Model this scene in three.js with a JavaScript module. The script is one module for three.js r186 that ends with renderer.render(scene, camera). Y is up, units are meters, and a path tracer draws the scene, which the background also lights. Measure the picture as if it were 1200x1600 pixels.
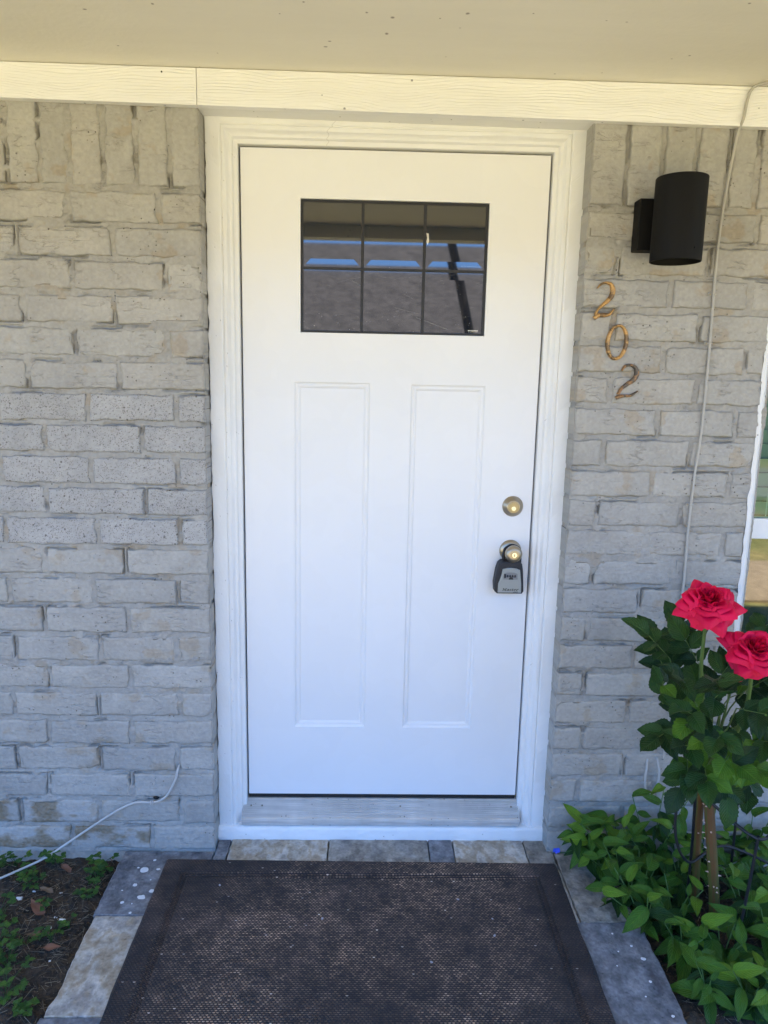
import * as THREE from 'three';
import { mergeGeometries, toCreasedNormals } from 'three/addons/utils/BufferGeometryUtils.js';
import { RoundedBoxGeometry } from 'three/addons/geometries/RoundedBoxGeometry.js';
import { ConvexGeometry } from 'three/addons/geometries/ConvexGeometry.js';

// ------------------------------------------------------------------ camera, sky, sun, exposure
const scene = new THREE.Scene();
const camera = new THREE.PerspectiveCamera(69.65, 768 / 1024, 0.05, 600);
camera.rotation.order = 'YXZ';
camera.position.set(-0.075, 1.5405, 2.3104);
camera.rotation.set(-0.1801, -0.0258, 0.0203);
{
  const W = 256, H = 128, d = new Float32Array(W * H * 4);
  for (let j = 0; j < H; j++) {
    const el = Math.sin(((j + 0.5) / H - 0.5) * Math.PI), h = Math.max(0, el), k = Math.pow(1 - h, 3.2);
    for (let i = 0; i < W; i++) {
      const o = (j * W + i) * 4;
      d[o] = 0.080 + 0.115 * k; d[o + 1] = 0.215 + 0.19 * k; d[o + 2] = 0.56 + 0.24 * k; d[o + 3] = 1;
    }
  }
  const sky = new THREE.DataTexture(d, W, H, THREE.RGBAFormat, THREE.FloatType);
  sky.mapping = THREE.EquirectangularReflectionMapping; sky.magFilter = THREE.LinearFilter; sky.needsUpdate = true;
  scene.background = sky; scene.environment = sky;
}
const sun = new THREE.DirectionalLight(new THREE.Color().setRGB(1, 0.92, 0.77), 4.6);
sun.position.set(-6, 36, -10); sun.target.position.set(0, 0, 0);
sun.castShadow = true; sun.shadow.mapSize.set(4096, 4096);
Object.assign(sun.shadow.camera, { left: -25, right: 25, top: 25, bottom: -25, near: 1, far: 90 });
scene.add(sun, sun.target);
const renderer = new THREE.WebGLRenderer({ antialias: true });
renderer.toneMapping = THREE.LinearToneMapping;
renderer.toneMappingExposure = 6.6;
renderer.shadowMap.enabled = true;

// ------------------------------------------------------------------ helpers
let seed = 12345;
const rnd = () => { seed = (seed + 0x6D2B79F5) | 0; let t = Math.imul(seed ^ (seed >>> 15), 1 | seed); t = (t + Math.imul(t ^ (t >>> 7), 61 | t)) ^ t; return ((t ^ (t >>> 14)) >>> 0) / 4294967296; };
const rr = (a, b) => a + (b - a) * rnd();
const clamp = (x, a = 0, b = 1) => Math.min(b, Math.max(a, x));
const sst = (a, b, x) => { const t = clamp((x - a) / (b - a)); return t * t * (3 - 2 * t); };
const lerp = (a, b, t) => a + (b - a) * t;
function hash(i, j, s) { let h = Math.imul(i, 374761393) ^ Math.imul(j, 668265263) ^ Math.imul(s, 1274126177); h = Math.imul(h ^ (h >>> 13), 1274126177); return ((h ^ (h >>> 16)) >>> 0) / 4294967296; }
function vn(x, y, s = 0, per = 0) {
  let i = Math.floor(x), j = Math.floor(y), fx = x - i, fy = y - j; fx = fx * fx * (3 - 2 * fx); fy = fy * fy * (3 - 2 * fy);
  const m = (a) => per ? ((a % per) + per) % per : a;
  const a = hash(m(i), m(j), s), b = hash(m(i + 1), m(j), s), c = hash(m(i), m(j + 1), s), e = hash(m(i + 1), m(j + 1), s);
  return a + (b - a) * fx + (c - a) * fy + (a - b - c + e) * fx * fy;
}
function fbm(x, y, s = 0, o = 4, per = 0) { let v = 0, a = 0.5, t = 0; for (let k = 0; k < o; k++) { v += a * vn(x, y, s + k * 17, per); t += a; x *= 2; y *= 2; per *= 2; a *= 0.5; } return v / t; }
// tileable textures; f(u, v) -> [r, g, b] in 0..255
function tex(size, f, srgb = true, sizeY = size) {
  const d = new Uint8Array(size * sizeY * 4);
  for (let j = 0; j < sizeY; j++) for (let i = 0; i < size; i++) {
    const c = f((i + 0.5) / size, (j + 0.5) / sizeY), o = (j * size + i) * 4;
    d[o] = clamp(c[0], 0, 255); d[o + 1] = clamp(c[1], 0, 255); d[o + 2] = clamp(c[2], 0, 255); d[o + 3] = 255;
  }
  const t = new THREE.DataTexture(d, size, sizeY); t.wrapS = t.wrapT = THREE.RepeatWrapping;
  t.magFilter = THREE.LinearFilter; t.minFilter = THREE.LinearMipmapLinearFilter; t.generateMipmaps = true;
  if (srgb) t.colorSpace = THREE.SRGBColorSpace; t.needsUpdate = true; return t;
}
const g1 = (v) => [v, v, v];
const std = (o) => new THREE.MeshStandardMaterial(o);
const phy = (o) => new THREE.MeshPhysicalMaterial(o);
const lin = (r, g, b) => new THREE.Color().setRGB(r, g, b);

const taken = {};
function numbered(n) { if (!(n in taken)) { taken[n] = 0; return n; } taken[n]++; return n + '_' + String(taken[n]).padStart(3, '0'); }
function thing(name, label, category, pos = [0, 0, 0], group) {
  const o = new THREE.Group(); o.name = numbered(name); o.position.set(...pos); scene.add(o);
  o.userData = { label, category }; if (group) o.userData.group = group; return o;
}
function structure(name, label, pos = [0, 0, 0]) { const o = thing(name, label, undefined, pos); delete o.userData.category; o.userData.kind = 'structure'; return o; }
// geometry in world metres -> child of t
function part(t, name, geo, mat) {
  const m = new THREE.Mesh(geo, mat); m.name = name; m.castShadow = m.receiveShadow = true;
  let p = t, off = new THREE.Vector3(); while (p && p !== scene) { off.add(p.position); p = p.parent; }
  m.position.copy(off).negate(); t.add(m); return m;
}
// geometry in the thing's own space
function local(t, name, geo, mat) { const m = new THREE.Mesh(geo, mat); m.name = name; m.castShadow = m.receiveShadow = true; t.add(m); return m; }
function box(x0, x1, y0, y1, z0, z1, r = 0) {
  const w = x1 - x0, h = y1 - y0, d = z1 - z0;
  const g = r ? new RoundedBoxGeometry(w, h, d, 2, r) : new THREE.BoxGeometry(w, h, d);
  g.translate((x0 + x1) / 2, (y0 + y1) / 2, (z0 + z1) / 2); worldUV(g); return g;
}
function worldUV(g) {   // uv in metres from position and face direction
  if (g.index) { const n = g.toNonIndexed(); g.index = null; for (const k of Object.keys(n.attributes)) g.setAttribute(k, n.attributes[k]); }
  const p = g.attributes.position, n = g.attributes.normal, uv = new Float32Array(p.count * 2);
  for (let i = 0; i < p.count; i++) {
    const ax = Math.abs(n.getX(i)), ay = Math.abs(n.getY(i)), az = Math.abs(n.getZ(i));
    const [a, b] = az >= ax && az >= ay ? [p.getX(i), p.getY(i)] : ay >= ax ? [p.getX(i), p.getZ(i)] : [p.getZ(i), p.getY(i)];
    uv[i * 2] = a; uv[i * 2 + 1] = b;
  }
  g.setAttribute('uv', new THREE.BufferAttribute(uv, 2)); return g;
}
function grid(nx, ny, f, uvf, skip) {   // f(i/nx, j/ny) -> [x,y,z]
  const P = [], U = [], I = [];
  for (let j = 0; j <= ny; j++) for (let i = 0; i <= nx; i++) { const p = f(i / nx, j / ny); P.push(...p); U.push(...(uvf ? uvf(p, i / nx, j / ny) : [p[0], p[1]])); }
  for (let j = 0; j < ny; j++) for (let i = 0; i < nx; i++) {
    if (skip && skip(i / nx, j / ny)) continue;
    const a = j * (nx + 1) + i, b = a + 1, c = a + nx + 1, e = c + 1; I.push(a, b, e, a, e, c);
  }
  const g = new THREE.BufferGeometry(); g.setAttribute('position', new THREE.Float32BufferAttribute(P, 3)); g.setAttribute('uv', new THREE.Float32BufferAttribute(U, 2)); g.setIndex(I); g.computeVertexNormals(); return g;
}
const V = (a) => new THREE.Vector3(a[0], a[1], a[2]);
function tube(pts, r, seg = 40, rad = 8, closed = false) { return new THREE.TubeGeometry(new THREE.CatmullRomCurve3(pts.map(V), closed, 'centripetal'), seg, r, rad, closed); }
function taperTube(pts, r0, r1, seg = 12, rad = 7) {
  const c = new THREE.CatmullRomCurve3(pts.map(V)), g = new THREE.TubeGeometry(c, seg, 1, rad), p = g.attributes.position, q = new THREE.Vector3();
  for (let i = 0; i <= seg; i++) { c.getPointAt(i / seg, q); const r = lerp(r0, r1, i / seg); for (let k = 0; k <= rad; k++) { const o = i * (rad + 1) + k; p.setXYZ(o, q.x + (p.getX(o) - q.x) * r, q.y + (p.getY(o) - q.y) * r, q.z + (p.getZ(o) - q.z) * r); } }
  g.computeVertexNormals(); return g;
}
function poly(pts, depth, bevel = 0) {
  const s = new THREE.Shape(pts.map((q) => new THREE.Vector2(q[0], q[1])));
  return new THREE.ExtrudeGeometry(s, { depth: depth - 2 * bevel, bevelEnabled: bevel > 0, bevelThickness: bevel, bevelSize: bevel, bevelOffset: -bevel, bevelSegments: 2, curveSegments: 8 }).translate(0, 0, bevel);
}

// ------------------------------------------------------------------ textures and materials
function rep(t, metres, my = metres) { t.repeat.set(1 / metres, 1 / my); return t; }
const pit = (x, y, s, per, thr) => { // scattered round pits
  const i = Math.floor(x), j = Math.floor(y); let m = 0;
  for (let b = -1; b <= 1; b++) for (let a = -1; a <= 1; a++) {
    const ii = i + a, jj = j + b, mi = ((ii % per) + per) % per, mj = ((jj % per) + per) % per;
    if (hash(mi, mj, s) > thr) continue;
    const r = 0.16 + 0.34 * hash(mi, mj, s + 3), dx = x - ii - hash(mi, mj, s + 1), dy = (y - jj - hash(mi, mj, s + 2)) * (0.7 + 0.9 * hash(mi, mj, s + 4));
    m = Math.max(m, sst(r, r * 0.45, Math.hypot(dx, dy)));
  } return m;
};
const TN = 1024;
const brickRelief = (u, v) => {
  const base = fbm(u * 10, v * 14, 3, 5, 0) * 0 + fbm(u * 16, v * 16, 5, 5, 16);
  const wr = Math.abs(fbm(u * 12, v * 48, 9, 3, 12) - 0.5) * 2, lump = fbm(u * 60, v * 60, 11, 3, 60);
  const crease = sst(0.035, 0.0, Math.abs(fbm(u * 14, v * 56, 21, 5, 14) - 0.5)) * sst(0.5, 0.68, fbm(u * 12, v * 12, 23, 3, 12));
  return { h: base * 0.42 + wr * 0.26 + lump * 0.36 - crease * 0.3, crease };
};
const paintTone = (u, v) => 168 + (fbm(u * 7, v * 7, 31, 4, 7) - 0.5) * 22 + (fbm(u * 90, v * 90, 33, 2, 90) - 0.5) * 16;
const brickColour = (dirt) => rep(tex(TN, (u, v) => {
  let t = paintTone(u, v); const p = (pit(u * 130, v * 130, 41, 130, 0.03) * sst(0.42, 0.62, fbm(u * 6, v * 6, 45, 3, 6))), st = sst(0.66, 0.78, fbm(u * 11, v * 11, 43, 4, 11)), cr = brickRelief(u, v).crease;
  const k = clamp(p * 0.75 + cr * 0.16 * vn(u * 50, v * 50, 47, 50));
  const mud = dirt ? sst(0.5, 0.66, fbm(u * 8, v * 14, 57, 5, 8)) * (0.45 + 0.55 * fbm(u * 80, v * 80, 59, 2, 80)) * 0.75 : 0;   // splashed earth on the lowest courses
  return [lerp(lerp(t, 74, k) - st * 3, 112, mud), lerp(lerp(t * 0.985, 66, k) - st * 9, 92, mud), lerp(lerp(t * 0.955, 58, k) - st * 17, 62, mud)];
}), 0.7);
const brickMap = brickColour(false), dirtyMap = brickColour(true);
const brickBump = rep(tex(TN, (u, v) => g1(255 * clamp(brickRelief(u, v).h + 0.12 - 0.35 * (pit(u * 130, v * 130, 41, 130, 0.03) * sst(0.42, 0.62, fbm(u * 6, v * 6, 45, 3, 6))))), false), 0.7);
const stipMap = rep(tex(TN, (u, v) => {
  const t = paintTone(u, v) - 2, p = Math.max(pit(u * 170, v * 170, 51, 170, 0.42) * (0.35 + 0.65 * vn(u * 40, v * 40, 53, 40)), pit(u * 80, v * 80, 55, 80, 0.05)) * 0.72;
  return [lerp(t, 82, p), lerp(t * 0.985, 76, p), lerp(t * 0.96, 70, p)];
}), 0.7);
const stipBump = rep(tex(TN, (u, v) => g1(255 * clamp(0.75 + 0.2 * (fbm(u * 30, v * 30, 5, 3, 30) - 0.5) - 0.6 * pit(u * 170, v * 170, 51, 170, 0.42))), false), 0.7);
const mBrick = [0, 1, 2].map((k) => std({ map: brickMap, bumpMap: brickBump, bumpScale: 0.0052, roughness: 0.62, color: lin(...[[0.97, 0.96, 0.93], [0.90, 0.89, 0.865], [0.96, 0.94, 0.90]][k]) }));
const mDirty = std({ map: dirtyMap, bumpMap: brickBump, bumpScale: 0.0052, roughness: 0.75, color: lin(0.93, 0.92, 0.9) });
const mStip = std({ map: stipMap, bumpMap: stipBump, bumpScale: 0.002, roughness: 0.7 });
const mMortar = std({ map: brickMap, bumpMap: brickBump, bumpScale: 0.005, roughness: 0.75, color: lin(0.88, 0.87, 0.84) });
const paintBump = rep(tex(512, (u, v) => g1(128 + 110 * (fbm(u * 14, v * 3, 61, 4, 1) * 0 + fbm(u * 40, v * 40, 63, 4, 40) - 0.5) + 40 * (fbm(u * 8, v * 8, 65, 2, 8) - 0.5)), false), 0.35);
const trimMap = rep(tex(512, (u, v) => { const n = (fbm(u * 6, v * 6, 66, 4, 6) - 0.5) * 10, p = pit(u * 130, v * 130, 67, 130, 0.004); return [232 + n - p * 90, 231 + n - p * 95, 228 + n - p * 100]; }), 0.8);
const mTrim = std({ map: trimMap, bumpMap: paintBump, bumpScale: 0.0011, roughness: 0.45 });
const mSill = std({ map: trimMap, bumpMap: paintBump, bumpScale: 0.003, roughness: 0.5 });
const doorMap = rep(tex(512, (u, v) => { const n = (fbm(u * 5, v * 5, 68, 4, 5) - 0.5) * 5; return [233 + n, 232 + n, 231 + n]; }), 1.1);
const mDoor = phy({ map: doorMap, bumpMap: paintBump, bumpScale: 0.0003, roughness: 0.42 });
const grain = (u, v) => { const w = v * 34 + 3.2 * fbm(u * 3, v * 5, 71, 3, 1) * 0 + 5 * fbm(u * 4, v * 4, 73, 3, 4); const l = Math.abs((w % 1 + 1) % 1 - 0.5) * 2; return l; };
const grainBump = rep(tex(1024, (u, v) => { const l = grain(u, v); return g1(150 + 70 * (fbm(u * 20, v * 120, 75, 3, 20) - 0.5) - 120 * sst(0.78, 1, l) * (0.35 + 0.65 * vn(u * 9, v * 20, 77, 1) * 0 + 0.5 * vn(u * 12, v * 24, 79, 12))); }, false), 0.9, 0.26);
const friezeMap = rep(tex(512, (u, v) => { const n = (fbm(u * 6, v * 6, 81, 4, 6) - 0.5) * 8, p = pit(u * 150, v * 150, 83, 150, 0.0015); return [239 + n - p * 120, 238 + n - p * 120, 236 + n - p * 110]; }), 1.2);
const mFrieze = std({ map: friezeMap, bumpMap: grainBump, bumpScale: 0.0028, roughness: 0.5 });
const soffitMap = rep(tex(1024, (u, v) => { const n = (fbm(u * 3, v * 26, 85, 4, 3) - 0.5) * 9 + (fbm(u * 5, v * 5, 87, 3, 5) - 0.5) * 7, p = pit(u * 160, v * 160, 89, 160, 0.0035) * 0.8; return [231 + n - p * 110, 226 + n - p * 115, 212 + n - p * 110]; }), 2.0);
const mSoffit = std({ map: soffitMap, bumpMap: paintBump, bumpScale: 0.0008, roughness: 0.6 });
const alMap = rep(tex(512, (u, v) => { const n = (fbm(u * 4, v * 90, 91, 3, 4) - 0.5) * 36 + (fbm(u * 12, v * 12, 93, 3, 12) - 0.5) * 24, p = pit(u * 70, v * 70, 95, 70, 0.012); return [208 + n - p * 90, 203 + n - p * 92, 196 + n - p * 95]; }), 0.4);
const mAlu = std({ map: alMap, metalness: 0.3, roughness: 0.5 });
const mBlackRubber = std({ color: lin(0.012, 0.011, 0.011), roughness: 0.7 });
const mDark = std({ color: lin(0.01, 0.01, 0.01), roughness: 0.9 });
const mNickel = std({ color: lin(0.42, 0.36, 0.27), metalness: 0.95, roughness: 0.34 });
const mBrassBright = std({ color: lin(0.72, 0.58, 0.3), metalness: 1, roughness: 0.3 });
const mOldBrass = std({ color: lin(0.45, 0.36, 0.2), metalness: 0.9, roughness: 0.42 });
const mSteel = std({ color: lin(0.75, 0.72, 0.66), metalness: 1, roughness: 0.22 });
const mLampBlack = phy({ color: lin(0.0055, 0.0052, 0.0052), roughness: 0.6, specularIntensity: 0.35 });
const mWhiteVinyl = std({ map: trimMap, roughness: 0.5, bumpMap: paintBump, bumpScale: 0.0014 });
const cableMat = std({ color: lin(0.44, 0.42, 0.38), roughness: 0.55 });
const whiteCableMat = std({ color: lin(0.5, 0.48, 0.45), roughness: 0.5 });
const soilMap = rep(tex(1024, (u, v) => {
  const a = fbm(u * 18, v * 18, 101, 5, 18), b = fbm(u * 120, v * 120, 103, 2, 120), gr = pit(u * 150, v * 150, 105, 150, 0.1), st = sst(0.62, 0.7, fbm(u * 26, v * 90, 107, 2, 26)) * 0.4;
  const k = a * 0.8 + b * 0.5 - 0.25;
  return [lerp(40, 98, k) + gr * 48 + st * 40, lerp(32, 80, k) + gr * 44 + st * 32, lerp(24, 60, k) + gr * 40 + st * 20];
}), 0.6);
const soilBump = rep(tex(1024, (u, v) => g1(255 * clamp(fbm(u * 40, v * 40, 109, 5, 40) * 0.9 + 0.4 * pit(u * 150, v * 150, 105, 150, 0.1) - 0.1)), false), 0.6);
const mSoil = std({ map: soilMap, bumpMap: soilBump, bumpScale: 0.012, roughness: 1 });
function slate(s, cols, warp) {
  const f = (u, v) => { const wx = (fbm(u * 4, v * 4, s + 9, 3, 4) - 0.5) * 0.5 * warp, x = fbm(u * 5 + wx, v * 3 + wx, s, 6, 0) * 0 + fbm(u * 6, v * 4, s, 6, 2) * 0.6 + fbm(u * 16, v * 8, s + 2, 5, 8) * 0.4, y = fbm(u * 22, v * 22, s + 5, 5, 22); return [x, y]; };
  const map = rep(tex(512, (u, v) => {
    const [x, y] = f(u, v), k = clamp((x - 0.3) * 2.4) * (cols.length - 1.001), i = Math.floor(k), t = sst(0.05, 0.95, k - i), n = (y - 0.5) * 70 + (fbm(u * 90, v * 90, s + 7, 2, 90) - 0.5) * 34, d = pit(u * 60, v * 60, s + 8, 60, 0.05) * 22;
    return [0, 1, 2].map((c) => lerp(cols[i][c], cols[i + 1][c], t) + n - d);
  }), 0.55);
  const bump = rep(tex(512, (u, v) => { const [x, y] = f(u, v); return g1(255 * clamp(0.25 + 0.9 * (Math.floor(x * 11) / 11 - 0.3) + (y - 0.5) * 0.7)); }, false), 0.55);
  return std({ map, bumpMap: bump, bumpScale: 0.006, roughness: 0.62 });
}
const mSlateBlue = slate(201, [[98, 98, 102], [118, 118, 120], [104, 103, 106], [130, 126, 122]], 1);
const mSlateTan = slate(221, [[150, 143, 133], [172, 161, 145], [160, 144, 122], [180, 171, 158], [158, 150, 140], [170, 156, 136]], 2.4);
const mSlateGrey = slate(241, [[130, 124, 116], [148, 140, 128], [118, 110, 100], [140, 126, 108]], 1.6);
const mConcrete = std({ map: rep(tex(512, (u, v) => { const n = (fbm(u * 20, v * 20, 261, 4, 20) - 0.5) * 50; return [150 + n, 144 + n, 132 + n]; }), 0.8), roughness: 0.9 });
const mPaintSpot = std({ color: lin(0.72, 0.72, 0.72), roughness: 0.6 });

// ------------------------------------------------------------------ large structure: ground
{
  const lawnMap = rep(tex(1024, (u, v) => { const a = fbm(u * 9, v * 9, 301, 5, 9), b = fbm(u * 140, v * 140, 303, 2, 140), k = clamp((a - 0.35) * 2.6); const d = (b - 0.5) * 60; return [lerp(112, 176, k) + d, lerp(116, 154, k) + d, lerp(58, 100, k) + d * 0.7]; }), 6);
  const g = grid(60, 60, (u, v) => { const x = Math.sign(u - 0.5) * Math.pow(Math.abs(u - 0.5) * 2, 2) * 120, z = Math.pow(v, 2) * 160 + 1.6; return [x, -0.055, z]; }, (p) => [p[0], p[2]]);
  g.setIndex(Array.from(g.index.array).reverse()); g.computeVertexNormals();
  const lawn = structure('lawn', 'sunlit dry green and tan lawn in front of the house'); part(lawn, 'turf', g, std({ map: lawnMap, roughness: 1 }));
  const back = structure('ground', 'bare earth under and around the house'); part(back, 'earth', box(-120, 120, -0.30, -0.06, -120, 1.598), mSoil);
  const path = structure('path', 'sunlit tan concrete path running along the front lawn'); part(path, 'paving', box(-30, 30, -0.2, -0.035, 3.0, 4.25), std({ map: mConcrete.map, color: lin(1.3, 1.08, 0.78), roughness: 0.9 }));
  const drive = structure('road', 'pale concrete street beyond the lawn'); part(drive, 'paving', box(-60, 60, -0.2, -0.04, 8.2, 12.0), mConcrete);
}
const mulchMats = [[0.13, 0.095, 0.06], [0.30, 0.245, 0.165], [0.05, 0.037, 0.027]].map((c) => std({ color: lin(...c), roughness: 1 }));
function soilBed(name, label, x0, x1, z0, z1, hf) {
  const s = structure(name, label, [(x0 + x1) / 2, 0, (z0 + z1) / 2]);
  const nx = Math.round((x1 - x0) / 0.012), nz = Math.round((z1 - z0) / 0.012);
  const g = grid(nx, nz, (u, v) => { const x = lerp(x0, x1, u), z = lerp(z1, z0, v); return [x, hf(x, z), z]; }, (p) => [p[0], p[2]]);
  part(s, 'soil', g, mSoil); return s;
}
const soilL = (x, z) => -0.034 + (fbm(x * 9, z * 9, 311, 3) - 0.5) * 0.026 + (fbm(x * 60, z * 60, 313, 3) - 0.5) * 0.022 - 0.012 * sst(0.3, 1.2, z);
soilBed('soil', 'dark bare soil with litter left of the porch', -2.6, -0.82, 0.09, 1.65, soilL);
const soilR = (x, z) => -0.05 + (fbm(x * 9 + 40, z * 9, 315, 3) - 0.5) * 0.03 + (fbm(x * 60, z * 60, 317, 3) - 0.5) * 0.02;
soilBed('soil', 'dark soil of the planted bed right of the porch', 0.72, 2.6, 0.09, 1.65, soilR);
{ // uncountable litter of twigs and straw lying on the soil
  const tw = new THREE.CylinderGeometry(0.5, 0.35, 1, 5); tw.rotateZ(Math.PI / 2);
  mulchMats.forEach((m, k) => {
    const n = [1800, 1500, 2400][k], im = new THREE.InstancedMesh(tw, m, n), M = new THREE.Matrix4(), q = new THREE.Quaternion(), e = new THREE.Euler();
    for (let i = 0; i < n; i++) {
      const left = rnd() < 0.6, x = left ? rr(-1.6, -0.86) : rr(0.78, 1.5), z = rr(0.13, 1.0), L = rr(0.008, 0.05), r = k === 1 ? rr(0.0007, 0.0016) : rr(0.001, 0.0034);
      e.set(rr(-0.2, 0.2), rr(0, 6.28), rr(-0.3, 0.3)); q.setFromEuler(e);
      M.compose(new THREE.Vector3(x, (left ? soilL : soilR)(x, z) + 0.002, z), q, new THREE.Vector3(L, r, r)); im.setMatrixAt(i, M);
    }
    im.name = numbered('litter'); im.castShadow = im.receiveShadow = true;
    im.userData = { label: ['brown twig litter scattered over the soil', 'pale straw litter scattered over the soil', 'dark rotted litter scattered over the soil'][k], category: 'litter', kind: 'stuff' }; scene.add(im);
  });
}

// ------------------------------------------------------------------ porch floor: slate slabs on a concrete step
{
  const s = structure('porch_floor', 'slate slab porch step in front of the door', [-0.055, 0, 1.4]);
  part(s, 'concrete_base', box(-0.82, 0.71, -0.16, -0.023, -0.06, 2.95), mConcrete);
  const slabs = [];
  const tile = (x0, x1, z0, z1, mat, jag = [0, 0]) => {
    const pts = [], n = 22, j = () => rr(-0.0015, 0.0015);
    for (let i = 0; i < n; i++) pts.push([lerp(x0, x1, i / n) + j(), -z1 + j()]);
    for (let i = 0; i < n; i++) pts.push([x1 + j() + jag[1] * 4 * (fbm(lerp(z1, z0, i / n) * 13, 3, 263, 4) - 0.5), lerp(-z1, -z0, i / n)]);
    for (let i = 0; i < n; i++) pts.push([lerp(x1, x0, i / n) + j(), -z0 + j()]);
    for (let i = 0; i < n; i++) pts.push([x0 + j() + jag[0] * 4 * (fbm(lerp(z0, z1, i / n) * 13, 7, 265, 4) - 0.5), lerp(-z0, -z1, i / n)]);
    const g = poly(pts, 0.024, 0.0025); g.rotateX(-Math.PI / 2);
    const uv = g.attributes.uv, du = rnd() * 3, dv = rnd() * 3; for (let i = 0; i < uv.count; i++) uv.setXY(i, uv.getX(i) + du, uv.getY(i) + dv);
    g.translate(0, -0.024 + rr(-0.001, 0.0008), 0); const m = part(s, 'slate_tile', g, mat); slabs.push(m); return m;
  };
  // back row along the sill
  const xb = [-0.553, -0.508, -0.18, 0.153, 0.236, 0.475, 0.565], mb = [mSlateBlue, mSlateTan, mSlateGrey, mSlateBlue, mSlateTan, mSlateGrey];
  for (let i = 0; i < 6; i++) tile(xb[i] + 0.002, xb[i + 1] - 0.002, -0.02, i === 0 ? 0.17 : 0.2, mb[i]);
  const tA = tile(-0.842, -0.556, 0.122, 0.411, mSlateBlue, [0.003, 0]);
  tile(-0.835, -0.52, 0.415, 0.755, mSlateTan, [0.005, 0]);
  tile(-0.842, -0.52, 0.759, 1.2, mSlateBlue, [0.004, 0]);
  tile(0.569, 0.735, 0.122, 0.436, mSlateGrey, [0, 0.004]);
  const tE = tile(0.45, 0.735, 0.44, 0.88, mSlateBlue, [0, 0.004]);
  tile(0.45, 0.735, 0.884, 1.2, mSlateGrey, [0, 0.004]);
  tile(-0.552, -0.056, 0.204, 0.41, mSlateGrey); tile(-0.052, 0.565, 0.204, 0.436, mSlateTan);
  tile(-0.516, 0.0, 0.415, 1.2, mSlateGrey); tile(0.004, 0.446, 0.44, 1.2, mSlateTan);
  for (let z = 1.204; z < 2.9; z += 0.42) { let x = -0.84, k = 0; while (x < 0.72) { const w = Math.min(0.735 - x, [0.42, 0.52, 0.3, 0.36][(k + Math.round(z * 7)) % 4]); if (w > 0.05) tile(x, x + w - 0.004, z, Math.min(z + 0.416, 2.94), [mSlateBlue, mSlateGrey, mSlateTan][(k++ + Math.round(z * 5)) % 3]); x += w; } }
  const spot = (tile_, x, z, r) => {
    const pts = []; const n = 14, sx = rr(0.8, 1.5), a0 = rnd() * 6; for (let i = 0; i < n; i++) { const a = i / n * 6.283, q = r * (0.75 + 0.5 * vn(i * 0.9, x * 99, 5)); pts.push([Math.cos(a + a0) * q * sx, Math.sin(a + a0) * q]); }
    const g = poly(pts, 0.0012, 0.0004); g.rotateX(-Math.PI / 2); g.translate(x, 0.0006, z); part(tile_, 'paint_spot', g, mPaintSpot);
  };
  [[-0.753, 0.215, 0.0125], [-0.761, 0.286, 0.006], [-0.703, 0.312, 0.007], [-0.725, 0.34, 0.009], [-0.775, 0.362, 0.005], [-0.738, 0.405, 0.005], [-0.734, 0.168, 0.004], [-0.71, 0.212, 0.004], [-0.775, 0.205, 0.003], [-0.745, 0.367, 0.002], [-0.792, 0.31, 0.002], [-0.72, 0.262, 0.0025]].forEach((q) => spot(tA, ...q));
  [[0.70, 0.576, 0.005], [0.683, 0.53, 0.003], [0.69, 0.653, 0.004], [0.645, 0.484, 0.0025], [0.706, 0.759, 0.004], [0.62, 0.6, 0.002], [0.66, 0.7, 0.002], [0.64, 0.55, 0.002]].forEach((q) => spot(tE, ...q));
}

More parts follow.
